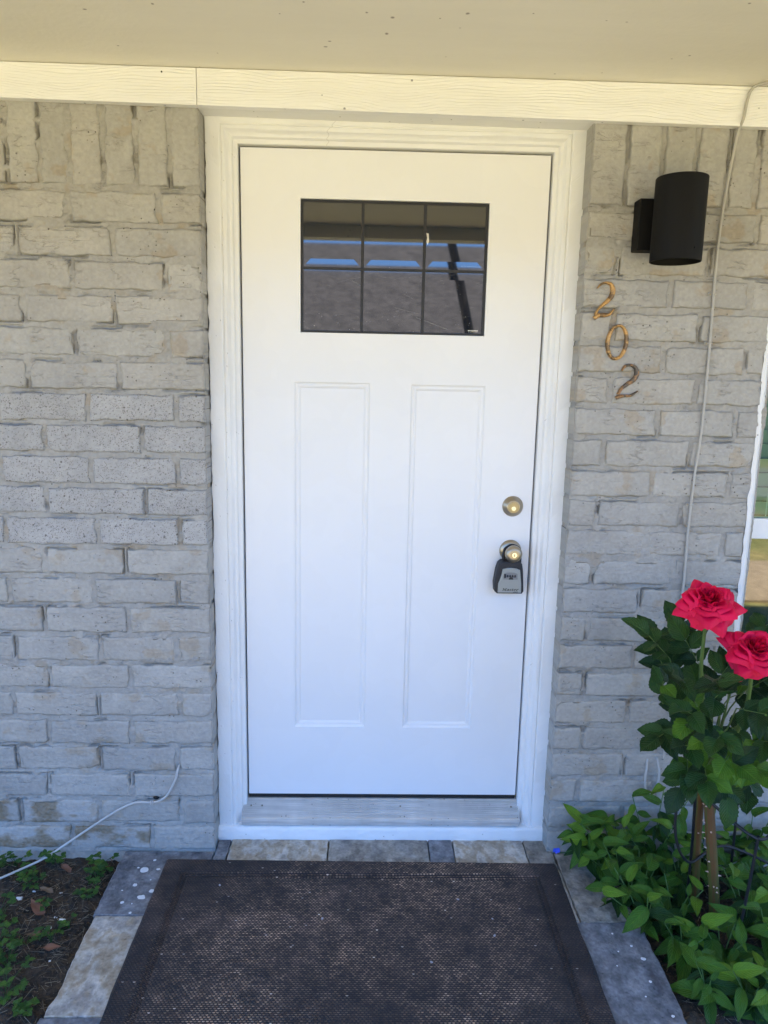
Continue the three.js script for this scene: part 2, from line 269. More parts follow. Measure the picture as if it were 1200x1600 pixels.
// ------------------------------------------------------------------ brick walls
const ZB = 0.115;
const layoutL = { rows: [], x0: -2.5, x1: -0.552 }, layoutR = { rows: [], x0: 0.545, x1: 2.5 };
{
  const JL = [[-0.919, -0.665], [-1.069, -0.801], [-0.919, -0.656], [-1.062, -0.804], [-0.92, -0.652], [-1.062, -0.798], [-0.894, -0.636], [-1.024, -0.739], [-0.894, -0.638], [-1.03, -0.735], [-1.16, -0.884, -0.636], [-1.047, -0.803], [-1.161, -0.903, -0.647], [-1.06, -0.802], [-1.152, -0.892, -0.655], [-1.054, -0.803], [-1.171, -0.907, -0.652], [-1.069, -0.807], [-1.174, -0.912, -0.664], [-1.08, -0.814], [-1.176, -0.923, -0.659], [-1.011, -0.758]];
  const JR = [[0.70, 1.037], [0.642, 0.906], [0.801, 1.034], [0.64, 0.895], [0.798, 1.042], [0.645, 0.905], [0.796, 1.033], [0.639, 0.902], [0.793, 1.031], [0.633, 0.892], [0.791, 1.032], [0.633, 0.883], [0.786, 1.035], [0.629, 0.88], [0.783, 1.03], [0.632, 0.885], [0.779, 1.03], [0.639, 0.89], [0.782, 1.035], [0.636, 0.89], [0.792, 1.04], [0.66, 0.864]];
  const P = 0.262;
  for (let i = 0; i < 22; i++) {
    const yl = 2.037 - 0.0930 * i, yr = 2.019 - 0.0926 * i;
    let j = JL[i].slice(); while (j[0] - P > layoutL.x0 + 0.05) j.unshift(j[0] - P + rr(-0.006, 0.006)); j = [layoutL.x0, ...j, layoutL.x1];
    layoutL.rows.push({ y1: yl, y0: yl - 0.0795, j });
    let k = JR[i].slice(); while (k[k.length - 1] + P < layoutR.x1 - 0.05) k.push(k[k.length - 1] + P + rr(-0.006, 0.006)); k = [layoutR.x0, ...k, layoutR.x1];
    layoutR.rows.push({ y1: yr, y0: yr - 0.078, j: k });
  }
  let js = [-1.082, -0.991, -0.909, -0.816, -0.725, -0.633]; while (js[0] > layoutL.x0 + 0.12) js.unshift(js[0] - 0.0915 + rr(-0.003, 0.003));
  layoutL.rows.unshift({ y1: 2.30, y0: 2.053, j: [layoutL.x0, ...js, layoutL.x1], soldier: true });
  js = [0.648, 0.746, 0.842, 0.937, 1.019]; while (js[js.length - 1] < layoutR.x1 - 0.12) js.push(js[js.length - 1] + 0.0915 + rr(-0.003, 0.003));
  layoutR.rows.unshift({ y1: 2.29, y0: 2.036, j: [layoutR.x0, ...js, layoutR.x1], soldier: true });
}
const WIN = { x0: 1.1, x1: 2.02, y0: 0.66, y1: 2.03 };
function brickGeo(w, h, s, endL, endR) {
  const r = 0.004;
  const cut = (L) => { const a = [0, 0.0015, r, r * 2.2], n = Math.max(2, Math.round((L - r * 4) / 0.014)); for (let i = 1; i < n; i++) a.push(lerp(r * 2.2, L - r * 2.2, i / n)); a.push(L - r * 2.2, L - r, L - 0.0015, L); return a; };
  const X = cut(w), Y = cut(h), nx = X.length - 1, ny = Y.length - 1, tilt = rr(-0.0016, 0.0016), tiltY = rr(-0.0012, 0.0012), out = rr(-0.0015, 0.002);
  const chip = rnd() < 0.3 ? [rnd() < 0.5 ? 0 : w, rnd() < 0.5 ? 0 : h, rr(0.008, 0.024)] : null;
  return grid(nx, ny, (u, v) => {
    const i = Math.round(u * nx), j = Math.round(v * ny); let x = X[i], y = Y[j];
    const ex = Math.min(x, w - x), ey = Math.min(y, h - y), e = Math.min(ex, ey);
    const nx_ = (fbm(y * 45 + s, x < w / 2 ? 3 : 9, 7, 3) - 0.5) * 0.011, ny_ = (fbm(x * 35 + s, y < h / 2 ? 5 : 11, 8, 3) - 0.5) * 0.0105;
    let z = e <= 0.0001 ? -0.024 : e < 0.002 ? -0.0045 : e < r + 0.0005 ? -0.0016 : 0;
    if ((endR && i === nx) || (endL && i === 0)) z = -0.075;
    if (e > 0.002) z += (fbm(x * 16 + s * 3, y * 20, 13, 3) - 0.5) * 0.0042 + (fbm(x * 70 + s, y * 90, 14, 2) - 0.5) * 0.0016;
    if (chip && e >= 0.001) { const d = Math.hypot(x - chip[0], y - chip[1]); z -= 0.012 * sst(chip[2], chip[2] * 0.4, d * (0.7 + 0.6 * vn(x * 80 + s, y * 80, 4))); }
    if (!(endR && i >= nx - 1) && !(endL && i <= 1)) x += nx_ * sst(0.03, 0, ex);
    y += ny_ * sst(0.03, 0, ey);
    return [x - w / 2, y - h / 2, z + out + tilt * (x / w - 0.5) + tiltY * (y / h - 0.5) * 2];
  }, (p) => [p[0] + s * 0.37, p[1] + s * 0.71]);
}
function brickWall(name, label, lay, isRight) {
  const t = thing(name, label, 'wall', [(lay.x0 + lay.x1) / 2, 0, ZB]);
  const rects = [];
  lay.rows.forEach((row, ri) => {
    for (let i = 0; i < row.j.length - 1; i++) {
      const jw = row.soldier ? 0.0055 : 0.0065, first = i === 0, last = i === row.j.length - 2;
      let x0 = row.j[i] + (first ? 0 : jw), x1 = row.j[i + 1] - (last ? 0 : jw), y0 = row.y0, y1 = row.y1;
      if (isRight && y1 > WIN.y0 && y0 < WIN.y1) {   // keep clear of the window
        if (x0 >= WIN.x0 - 0.012 && x1 <= WIN.x1 + 0.012) continue;
        if (x0 < WIN.x0 && x1 > WIN.x0) x1 = WIN.x0 - 0.002 + rr(-0.004, 0.002);
        if (x0 < WIN.x1 && x1 > WIN.x1) x0 = WIN.x1 + 0.004;
        if (x1 - x0 < 0.025) continue;
      }
      const r = { x0: x0 + rr(-0.0015, 0.0015), x1: x1 + rr(-0.0015, 0.0015), y0: y0 + rr(-0.0018, 0.0018), y1: y1 + rr(-0.0018, 0.0018), row: ri };
      if (first && !isRight || first && isRight) r.x0 = x0; if (last) r.x1 = x1;
      rects.push(r);
      const s = rnd() * 50, g = brickGeo(r.x1 - r.x0, r.y1 - r.y0, s, isRight && first, !isRight && last);
      const stip = !isRight && ri >= 7 && ri <= 11;
      const m = new THREE.Mesh(g, stip ? mStip : !isRight && ri >= 21 && r.x1 < -0.7 ? mDirty : mBrick[Math.floor(rnd() * 3)]); m.name = 'brick'; m.castShadow = m.receiveShadow = true;
      m.position.set((r.x0 + r.x1) / 2 - t.position.x, (r.y0 + r.y1) / 2, 0); t.add(m);
    }
  });
  // mortar sheet with smears and open cracks
  const y0 = -0.06, y1 = 2.3, st = 0.0052, nx = Math.round((lay.x1 - lay.x0) / st), ny = Math.round((y1 - y0) / st);
  const byRow = lay.rows.map((_, k) => rects.filter((r) => r.row === k));
  const g = grid(nx, ny, (u, v) => {
    const x = lerp(lay.x0, lay.x1, u), y = lerp(y0, y1, v); let d = 9, inside = false;
    for (let k = 0; k < lay.rows.length; k++) {
      const R = lay.rows[k]; if (y < R.y0 - 0.015 || y > R.y1 + 0.015) continue;
      for (const r of byRow[k]) {
        const dx = Math.max(r.x0 - x, x - r.x1), dy = Math.max(r.y0 - y, y - r.y1), q = Math.max(dx, dy);
        if (q < -0.0135) inside = true; d = Math.min(d, Math.abs(q));
      }
    }
    let z = -0.0062 + (fbm(x * 14, y * 22, 17, 3) - 0.5) * 0.007 + (fbm(x * 90, y * 90, 19, 3) - 0.5) * 0.006;
    z += 0.0045 * sst(0.5, 0.72, fbm(x * 5, y * 9, 27, 3));
    const cr = sst(0.57, 0.66, fbm(x * 11 + 7, y * 16, 29, 3)) * sst(0.0045, 0.001, d); z -= 0.016 * cr;
    if (inside) z = -0.019;
    return [x, y, ZB + z];
  }, (p) => [p[0], p[1]], isRight ? (u, v) => { const x = lerp(lay.x0, lay.x1, u), y = lerp(y0, y1, v); return x > WIN.x0 + 0.02 && x < WIN.x1 - 0.03 && y > WIN.y0 + 0.02 && y < WIN.y1 - 0.03; } : null);
  part(t, 'mortar', g, mMortar);
  // painted brick returns of the door opening
  const xs = isRight ? lay.x0 - 0.0005 : lay.x1 + 0.0005, sg = isRight ? -1 : 1;
  const rg = grid(16, 430, (u, v) => { const y = lerp(-0.02, 2.262, v), z = lerp(ZB - 0.006, 0.0, u); return [xs + sg * (-0.003 + (fbm(y * 12, z * 20, 33, 3) - 0.5) * 0.006 + (fbm(y * 60, z * 60, 35, 2) - 0.5) * 0.004) , y, z]; }, (p) => [p[2], p[1]]);
  part(t, 'return', rg, mMortar);
  // solid backing
  if (!isRight) part(t, 'backing', box(-6, lay.x1 - 0.006, -0.2, 2.34, -0.16, 0.09), mMortar);
  else part(t, 'backing', mergeGeometries([box(lay.x0 + 0.006, WIN.x0 + 0.01, -0.2, 2.34, -0.16, 0.09), box(WIN.x1 - 0.01, 6, -0.2, 2.34, -0.16, 0.09), box(WIN.x0 + 0.01, WIN.x1 - 0.01, -0.2, WIN.y0 + 0.01, -0.16, 0.09), box(WIN.x0 + 0.01, WIN.x1 - 0.01, WIN.y1 - 0.01, 2.34, -0.16, 0.09)]), mMortar);
  part(t, 'footing', grid(160, 8, (u, v) => { const x = lerp(lay.x0, lay.x1, u), y = lerp(-0.10, -0.006, v); return [x, y, ZB + 0.002 + 0.006 * (1 - v) + (fbm(x * 20, y * 40, 37, 3) - 0.5) * 0.012]; }), mMortar);
  return t;
}
brickWall('brick_wall', 'grey painted brick wall left of the white door', layoutL, false);
brickWall('brick_wall', 'grey painted brick wall right of the door carrying the house numbers', layoutR, true);

// ------------------------------------------------------------------ porch roof, frieze board
{
  const t = thing('porch_roof', 'pale cream painted porch ceiling and roof over the door', 'roof', [0, 2.35, 1.0]);
  const soff = box(-6.2, 6.2, 2.350, 2.364, 0.085, 1.87); soff.applyMatrix4(new THREE.Matrix4().makeTranslation(0, 2.35, 0).multiply(new THREE.Matrix4().makeRotationZ(-0.0025)).multiply(new THREE.Matrix4().makeTranslation(0, -2.35, 0)));
  part(t, 'ceiling', soff, mSoffit);
  part(t, 'beam', box(-6.2, 6.2, 2.285, 2.40, 1.872, 1.97), mSoffit);
  part(t, 'fascia', box(-6.4, 6.4, 2.37, 2.53, 2.14, 2.165), mTrim);
  part(t, 'eave_soffit', box(-6.4, 6.4, 2.405, 2.42, 1.9, 2.138), mSoffit);
  const deck = (z0, y0, z1, y1) => { const g = new THREE.BufferGeometry(), th = 0.05; const pts = [[-6.5, y0, z0], [6.5, y0, z0], [6.5, y1, z1], [-6.5, y1, z1]]; const P = []; for (const q of [0, 1, 2, 0, 2, 3]) P.push(...pts[q]); for (const q of [0, 2, 1, 0, 3, 2]) P.push(pts[q][0], pts[q][1] - th, pts[q][2]); g.setAttribute('position', new THREE.Float32BufferAttribute(P, 3)); g.computeVertexNormals(); return worldUV(g); };
  const mShing = std({ color: lin(0.11, 0.1, 0.09), roughness: 1 });
  part(t, 'roof_deck', deck(2.2, 2.545, -3.5, 4.5), mShing); part(t, 'roof_deck', deck(-3.5, 4.5, -9.2, 2.5), mShing);
  for (const x of [-4.6, 4.6]) part(t, 'post', box(x - 0.06, x + 0.06, -0.06, 2.284, 1.862, 1.982), mTrim);
  const rear = thing('house', 'rear walls of the house behind the front door', 'house', [0, 0, -5]);
  part(rear, 'wall', box(-6, 6, -0.2, 2.6, -9, -8.8), mMortar); part(rear, 'wall', box(-6, -5.8, -0.2, 2.6, -8.799, -0.17), mMortar); part(rear, 'wall', box(5.8, 6, -0.2, 2.6, -8.799, -0.17), mMortar);
}
{
  const t = thing('frieze_board', 'cream wood grained trim boards between porch ceiling and bricks', 'trim board', [0, 2.3, 0.128]);
  const yb = (x) => 2.2525 - 0.0088 * x, yt = (x) => 2.3485 - 0.0025 * x;
  for (const [a, b] of [[-3, -0.5487], [-0.5473, 3]]) { const g = poly([[a, yb(a)], [b, yb(b)], [b, yt(b)], [a, yt(a)]], 0.026, 0.0018); g.translate(0, 0, 0.115 + 0.0015); part(t, 'board', g, mFrieze); }
  part(t, 'lintel', (() => { const a = -0.56, b = 0.56; const g = poly([[a, yb(a) + 0.004], [b, yb(b) + 0.004], [b, 2.36], [a, 2.36]], 0.2); g.translate(0, 0, -0.085); return g; })(), mTrim);
  part(t, 'nail_head', new THREE.CylinderGeometry(0.0022, 0.0022, 0.002, 10).rotateX(Math.PI / 2).translate(-0.64, 2.337, 0.143), mDark);
}

// ------------------------------------------------------------------ door frame, sill, threshold
{
  const t = thing('door_frame', 'white painted moulded door frame set into the brick opening', 'door frame', [0, 0, 0.02]);
  // profile: inset from outer edge, z
  const pr = [[0, -0.03], [0, 0.043], [0.002, 0.045], [0.040, 0.0455], [0.043, 0.0435], [0.045, 0.040], [0.048, 0.0435], [0.056, 0.0435], [0.0595, 0.041], [0.062, 0.034], [0.0665, 0.030], [0.073, 0.029], [0.0755, 0.026], [0.077, 0.019], [0.080, 0.0175], [0.0865, 0.0165], [0.0885, 0.0145], [0.0887, 0.0], [0.0884, -0.05]];
  const X = 0.5505, T = 2.2885;
  const strip = (f0, f1, n, wob) => { const P = [], U = [], I = []; for (let k = 0; k <= n; k++) pr.forEach(([s, z], q) => { const a = f0(s), b = f1(s), u = k / n; const p = [lerp(a[0], b[0], u), lerp(a[1], b[1], u), z]; if (q < 3 && wob) p[0] += wob * (fbm(p[1] * 26, 1, 44, 4) - 0.5) * 0.008; p[2] += (vn(p[1] * 9 + p[0] * 9, q * 0.7, 45) - 0.5) * 0.0012; P.push(...p); U.push(p[0] + s + z, p[1] + s); }); const m = pr.length; for (let k = 0; k < n; k++) for (let q = 0; q < m - 1; q++) { const a = k * m + q, b = a + 1, c = a + m, e = c + 1; I.push(a, b, e, a, e, c); } const g = new THREE.BufferGeometry(); g.setAttribute('position', new THREE.Float32BufferAttribute(P, 3)); g.setAttribute('uv', new THREE.Float32BufferAttribute(U, 2)); g.setIndex(I); g.computeVertexNormals(); return toCreasedNormals(g, 0.6); };
  part(t, 'side_casing', strip((s) => [-X + s, 0.028], (s) => [-X + s, T - s], 300, 1), mTrim);
  part(t, 'side_casing', strip((s) => [X - s, 0.02], (s) => [X - s, T - s], 300, 1), mTrim);
  part(t, 'head_casing', strip((s) => [-X + s, T - s], (s) => [X - s, T - s], 120, 0), mTrim);
  // rebate behind the door leaf so that the gap reads dark
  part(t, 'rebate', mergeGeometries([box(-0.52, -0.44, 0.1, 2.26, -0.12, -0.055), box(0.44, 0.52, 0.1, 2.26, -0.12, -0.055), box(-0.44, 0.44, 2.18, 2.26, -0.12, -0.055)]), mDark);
  // painted sill nose
  const sg = grid(200, 14, (u, v) => { const x = lerp(-0.552, 0.545, u); const prof = [[-0.03, 0.05], [0.01, 0.048], [0.046, 0.046], [0.053, 0.042], [0.056, 0.034], [0.057, 0.02], [0.057, 0.012], [0.057, 0.004], [0.055, -0.01]]; const k = (1 - v) * (prof.length - 1), i = Math.min(prof.length - 2, Math.floor(k)), f = k - i; const z = lerp(prof[i][0], prof[i + 1][0], f), y = lerp(prof[i][1], prof[i + 1][1], f); return [x, y + (fbm(x * 24, v * 6, 46, 3) - 0.5) * 0.004 + (v < 0.2 ? (fbm(x * 70, 2, 47, 3) - 0.5) * 0.008 : 0), z + (fbm(x * 30, v * 5, 48, 3) - 0.5) * 0.005]; }, (p) => [p[0], p[1] + p[2]]);
  part(t, 'sill', sg, mSill);
}
{
  const t = thing('threshold', 'ribbed aluminium threshold below the white door', 'threshold', [0, 0.09, 0.025]);
  const pts = [[-0.045, 0.05], [-0.045, 0.119], [0.0, 0.1185]]; const n = 9;
  for (let i = 0; i < n; i++) { const u0 = i / n, z = lerp(0.002, 0.048, u0), y = lerp(0.117, 0.079, u0), dz = 0.046 / n; pts.push([z, y], [z + dz * 0.42, y - 0.0008], [z + dz * 0.5, y - 0.006], [z + dz * 0.86, y - 0.0072]); }
  pts.push([0.05, 0.078], [0.055, 0.076], [0.056, 0.070], [0.056, 0.062], [0.05, 0.06], [0.05, 0.05]);
  const s = new THREE.Shape(pts.map((q) => new THREE.Vector2(-q[0], q[1])));
  const g = new THREE.ExtrudeGeometry(s, { depth: 0.938, bevelEnabled: false }); g.rotateY(Math.PI / 2); g.translate(-0.474, 0, 0);
  part(t, 'rib_plate', worldUV(g), mAlu);
  for (const x of [-0.447, -0.41, 0.06, 0.44]) part(t, 'screw', new THREE.CylinderGeometry(0.003, 0.003, 0.003, 10).translate(x, 0.103, 0.02), mNickel);
}

// ------------------------------------------------------------------ front door
const DB = 0.135, DT = 2.195, GX = 0.281, GY0 = 1.673, GY1 = 2.058;
{
  const t = thing('front_door', 'white front door with small six pane window and two tall panels', 'door', [0, DB, -0.022]);
  const s = new THREE.Shape([[-0.457, DB], [0.457, DB], [0.457, DT], [-0.457, DT]].map((q) => new THREE.Vector2(...q)));
  const panels = [[-0.299, -0.067, 0.383, 1.523], [0.062, 0.291, 0.382, 1.521]];
  const hole = (x0, x1, y0, y1) => s.holes.push(new THREE.Path([[x0, y0], [x0, y1], [x1, y1], [x1, y0]].map((q) => new THREE.Vector2(...q))));
  hole(-GX, GX, GY0, GY1); panels.forEach((q) => hole(...q));
  const slab = new THREE.ExtrudeGeometry(s, { depth: 0.042, bevelEnabled: true, bevelThickness: 0.0015, bevelSize: 0.0015, bevelOffset: -0.0015, bevelSegments: 2 }); slab.translate(0, 0, -0.0435);
  part(t, 'door_slab', slab, mDoor);
  // pressed panels: ring profile (inset, z)
  const prof = [[0, -0.0025], [0.003, -0.0058], [0.0065, -0.0066], [0.0105, -0.0052], [0.0145, -0.0068], [0.0165, -0.0092], [0.0185, -0.0098], [0.03, -0.0090], [0.05, -0.0086]];
  for (const [x0, x1, y0, y1] of panels) {
    const P = [], U = [], I = []; prof.forEach(([d, z]) => { for (const q of [[x0 + d, y0 + d], [x1 - d, y0 + d], [x1 - d, y1 - d], [x0 + d, y1 - d]]) { P.push(q[0], q[1], z); U.push(q[0], q[1]); } });
    for (let k = 0; k < prof.length - 1; k++) for (let q = 0; q < 4; q++) { const a = k * 4 + q, b = k * 4 + (q + 1) % 4; I.push(a, b, b + 4, a, b + 4, a + 4); } const l = (prof.length - 1) * 4; I.push(l, l + 1, l + 2, l, l + 2, l + 3);
    const g = new THREE.BufferGeometry(); g.setAttribute('position', new THREE.Float32BufferAttribute(P, 3)); g.setAttribute('uv', new THREE.Float32BufferAttribute(U, 2)); g.setIndex(I); part(t, 'panel', toCreasedNormals(g, 0.15), mDoor);
  }
  part(t, 'core', box(-0.45, 0.45, DB + 0.006, 1.62, -0.040, -0.016), mDoor);
  // rubber sweep under the leaf
  part(t, 'sweep', box(-0.456, 0.456, 0.1205, DB - 0.001, -0.035, -0.004), mBlackRubber);
  // glazing
  const cw = 1024, ch = 704;
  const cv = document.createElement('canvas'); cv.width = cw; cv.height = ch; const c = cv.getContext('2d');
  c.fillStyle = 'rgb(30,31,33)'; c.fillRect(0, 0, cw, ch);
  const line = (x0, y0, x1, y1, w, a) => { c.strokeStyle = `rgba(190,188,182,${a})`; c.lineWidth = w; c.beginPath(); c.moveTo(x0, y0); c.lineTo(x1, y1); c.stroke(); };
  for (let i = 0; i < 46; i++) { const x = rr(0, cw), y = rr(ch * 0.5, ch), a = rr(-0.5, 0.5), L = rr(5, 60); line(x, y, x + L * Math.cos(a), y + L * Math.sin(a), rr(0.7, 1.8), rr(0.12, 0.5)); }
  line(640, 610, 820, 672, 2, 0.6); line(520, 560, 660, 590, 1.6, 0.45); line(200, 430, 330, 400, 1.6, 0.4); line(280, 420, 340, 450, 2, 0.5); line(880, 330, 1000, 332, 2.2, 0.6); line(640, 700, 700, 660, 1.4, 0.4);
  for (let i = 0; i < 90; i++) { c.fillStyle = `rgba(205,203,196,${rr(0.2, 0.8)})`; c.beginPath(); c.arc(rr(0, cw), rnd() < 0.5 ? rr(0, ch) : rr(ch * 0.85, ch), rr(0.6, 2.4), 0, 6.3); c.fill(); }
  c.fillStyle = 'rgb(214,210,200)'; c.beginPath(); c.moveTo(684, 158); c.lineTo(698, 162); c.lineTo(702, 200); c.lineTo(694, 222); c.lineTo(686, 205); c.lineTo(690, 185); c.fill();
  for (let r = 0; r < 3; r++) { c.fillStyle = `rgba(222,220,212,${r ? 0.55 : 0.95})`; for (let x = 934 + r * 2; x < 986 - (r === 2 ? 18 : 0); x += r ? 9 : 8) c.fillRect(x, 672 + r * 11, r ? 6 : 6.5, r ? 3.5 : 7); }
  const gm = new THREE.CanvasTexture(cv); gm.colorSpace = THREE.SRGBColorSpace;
  const mPane = phy({ map: gm, roughness: 0.025, ior: 2.05 });
  const XS = [-GX + 0.004, -0.0955, 0.0905, GX - 0.004], YS = [GY0 + 0.004, 1.862, GY1 - 0.004], zg = -0.0085;
  for (let r = 0; r < 2; r++) for (let k = 0; k < 3; k++) {
    const x0 = XS[k], x1 = XS[k + 1], y0 = YS[r], y1 = YS[r + 1], b = 0.022, mu = 0.0035;
    const A = [x0 + mu, y0 + mu], B = [x1 - mu, y1 - mu], top = Math.tan(0.0145) * b * 1.1, low = Math.tan(0.0186) * b;
    const pts = []; const q3 = (p, q, s_) => pts.push(p, q, s_);
    const yb = r === 1 ? A[1] : A[1], i0 = [A[0] + b, A[1] + b * 1.1, zg], i1 = [B[0] - b, A[1] + b * 1.1, zg], i2 = [B[0] - b, B[1] - b, zg], i3 = [A[0] + b, B[1] - b, zg];
    const dB = r === 1 ? top : 0, dT = r === 0 ? -low : 0;   // ground edges of the bevelled glass
    const o0 = [A[0], yb, zg + dB], o1 = [B[0], yb, zg + dB], o2 = [B[0], B[1], zg + dT], o3 = [A[0], B[1], zg + dT];
    q3(i0, i1, i2); q3(i0, i2, i3); q3(o0, o1, i1); q3(o0, i1, i0); q3(i3, i2, o2); q3(i3, o2, o3);
    const s0 = [A[0], yb, zg], s3 = [A[0], B[1], zg], s1 = [B[0], yb, zg], s2 = [B[0], B[1], zg];
    q3(s0, i0, i3); q3(s0, i3, s3); q3(i1, s1, s2); q3(i1, s2, i2);
    const g = new THREE.BufferGeometry(); g.setAttribute('position', new THREE.Float32BufferAttribute(pts.flat(), 3));
    g.setAttribute('uv', new THREE.Float32BufferAttribute(pts.flatMap((q) => [(q[0] + GX) / (2 * GX), (q[1] - GY0) / (GY1 - GY0)]), 2)); g.computeVertexNormals();
    part(t, 'window_pane', g, mPane);
  }
  const mMunt = std({ color: lin(0.014, 0.014, 0.016), roughness: 0.45 });
  for (let k = 1; k < 3; k++) part(t, 'muntin', box(XS[k] - 0.0045, XS[k] + 0.0045, YS[0], YS[2], zg - 0.004, zg + 0.0026), mMunt);
  part(t, 'muntin', box(XS[0], XS[3], YS[1] - 0.004, YS[1] + 0.004, zg - 0.004, zg + 0.0018), mMunt);
  part(t, 'glazing_bead', mergeGeometries([box(-GX + 0.0016, -GX + 0.008, GY0 + 0.0016, GY1 - 0.0016, -0.03, -0.0055), box(GX - 0.009, GX - 0.0016, GY0 + 0.0016, GY1 - 0.0016, -0.03, -0.0055), box(-GX + 0.008, GX - 0.009, GY1 - 0.0085, GY1 - 0.0016, -0.03, -0.0055), box(-GX + 0.008, GX - 0.009, GY0 + 0.0016, GY0 + 0.006, -0.03, -0.0055)]), mMunt);
  // deadbolt
  const lathe = (pts, x, y, seg = 40) => new THREE.LatheGeometry(pts.map((q) => new THREE.Vector2(q[0], q[1])), seg).rotateX(Math.PI / 2).translate(x, y, 0);
  const db = part(t, 'deadbolt', lathe([[0.0001, 0.017], [0.019, 0.017], [0.0205, 0.0165], [0.0215, 0.0155], [0.0305, 0.006], [0.0325, 0.004], [0.0335, 0.001], [0.0335, 0]], 0.396, 1.145), mNickel);
  const keyway = (p, x, y, z, R, mat) => { local(p, 'key_cylinder', new THREE.CylinderGeometry(R, R * 1.05, 0.004, 30).rotateX(Math.PI / 2).translate(x, y, z), mat); local(p, 'keyhole', mergeGeometries([box(x - 0.0011, x + 0.0011, y - 0.0055, y + 0.004, z + 0.0015, z + 0.0024)]), mDark); };
  local(db, 'rim_ring', new THREE.TorusGeometry(0.0165, 0.0011, 8, 40).translate(0.396, 1.145, 0.0172), mOldBrass);
  keyway(db, 0.396, 1.1435, 0.0168, 0.0145, mOldBrass); local(db, 'plug', new THREE.CylinderGeometry(0.0068, 0.0068, 0.003, 24).rotateX(Math.PI / 2).translate(0.396, 1.1405, 0.0182), mSteel);
  // knob
  const kn = part(t, 'door_knob', lathe([[0.0001, 0.066], [0.013, 0.066], [0.0165, 0.0655], [0.0205, 0.0645], [0.0255, 0.060], [0.0275, 0.053], [0.0272, 0.046], [0.0245, 0.039], [0.018, 0.033], [0.0135, 0.029], [0.0125, 0.022], [0.013, 0.016], [0.0135, 0.0135]], 0.3965, 1.0), mNickel);
  local(kn, 'rosette', lathe([[0.0134, 0.0135], [0.020, 0.0125], [0.0265, 0.0095], [0.0305, 0.0075], [0.0335, 0.0045], [0.0352, 0.002], [0.0355, 0]], 0.3955, 1.0), mNickel);
  local(kn, 'key_cylinder', new THREE.CylinderGeometry(0.0078, 0.0078, 0.005, 28).rotateX(Math.PI / 2).translate(0.3965, 1.0, 0.0655), mSteel);
  local(kn, 'keyhole', box(0.3956, 0.3974, 0.9945, 1.003, 0.0675, 0.0685), mDark);
}

// ------------------------------------------------------------------ key lock box hanging from the knob
{
  const t = thing('lock_box', 'small grey and black combination key box hanging from the door knob', 'lock box', [0.388, 0.868, 0.03]);
  const mBlk = std({ color: lin(0.018, 0.018, 0.021), roughness: 0.6 });
  const b = [[0.362, 0.974], [0.419, 0.975], [0.427, 0.966], [0.431, 0.945], [0.434, 0.907], [0.436, 0.876], [0.431, 0.868], [0.351, 0.868], [0.343, 0.875], [0.341, 0.901], [0.347, 0.945], [0.353, 0.966]];
  part(t, 'case', poly(b, 0.042, 0.005).translate(0, 0, 0.006), mBlk);
  part(t, 'shackle', tube([[0.3695, 0.965, 0.026], [0.3695, 0.992, 0.026], [0.374, 1.012, 0.026], [0.3965, 1.0235, 0.026], [0.419, 1.012, 0.026], [0.4235, 0.992, 0.026], [0.4235, 0.965, 0.026]], 0.0042, 50, 10), mBlk);
  const cv = document.createElement('canvas'); cv.width = 512; cv.height = 600; const c = cv.getContext('2d');
  c.fillStyle = 'rgb(150,153,150)'; c.fillRect(0, 0, 512, 600);
  for (let i = 0; i < 2600; i++) { const g = Math.floor(rr(135, 166)); c.fillStyle = `rgba(${g},${g + 2},${g},0.35)`; c.fillRect(rr(0, 512), rr(0, 600), rr(1, 4), rr(1, 4)); }
  c.fillStyle = 'rgb(18,18,20)'; c.font = 'italic bold 96px serif'; c.save(); c.translate(92, 540); c.scale(1.02, 0.86); c.fillText('Master', 0, 0); c.restore();
  c.font = 'italic bold 40px sans-serif'; c.fillText('LOCK', 325, 583);
  const ft = new THREE.CanvasTexture(cv); ft.colorSpace = THREE.SRGBColorSpace;
  const fg = poly([[0.364, 0.950], [0.378, 0.954], [0.392, 0.955], [0.408, 0.953], [0.420, 0.948], [0.423, 0.925], [0.426, 0.902], [0.427, 0.873], [0.352, 0.873], [0.352, 0.902], [0.358, 0.920], [0.362, 0.935]], 0.006, 0.0015).translate(0, 0, 0.0465);
  const uv = fg.attributes.uv, fp = fg.attributes.position; for (let i = 0; i < uv.count; i++) uv.setXY(i, (fp.getX(i) - 0.351) / 0.077, (fp.getY(i) - 0.871) / 0.0855);
  part(t, 'face_plate', fg, std({ map: ft, roughness: 0.5, metalness: 0.25 }));
  const win = part(t, 'dial_window', poly([[0.368, 0.917], [0.413, 0.917], [0.412, 0.936], [0.403, 0.9395], [0.39, 0.9405], [0.377, 0.9395], [0.369, 0.936]], 0.0016, 0.0004).translate(0, 0, 0.0521), std({ color: lin(0.2, 0.2, 0.2), roughness: 0.5 }));
  const mDigit = std({ color: lin(0.03, 0.03, 0.032), roughness: 0.5 });
  for (let i = 0; i < 4; i++) local(win, 'dial_wheel', new THREE.CylinderGeometry(0.006, 0.006, 0.0052, 18).rotateZ(Math.PI / 2).translate(0.3805 + i * 0.0079, 0.9285, 0.0495), mDigit);
  local(win, 'slide_button', box(0.3695, 0.3755, 0.9225, 0.9355, 0.0535, 0.0558, 0.0008), mBlk);
  local(win, 'thumb_notch', new THREE.CylinderGeometry(0.0075, 0.0075, 0.0015, 20, 1, false, Math.PI / 2, Math.PI).rotateX(Math.PI / 2).translate(0.392, 0.9172, 0.0536), mBlk);
}

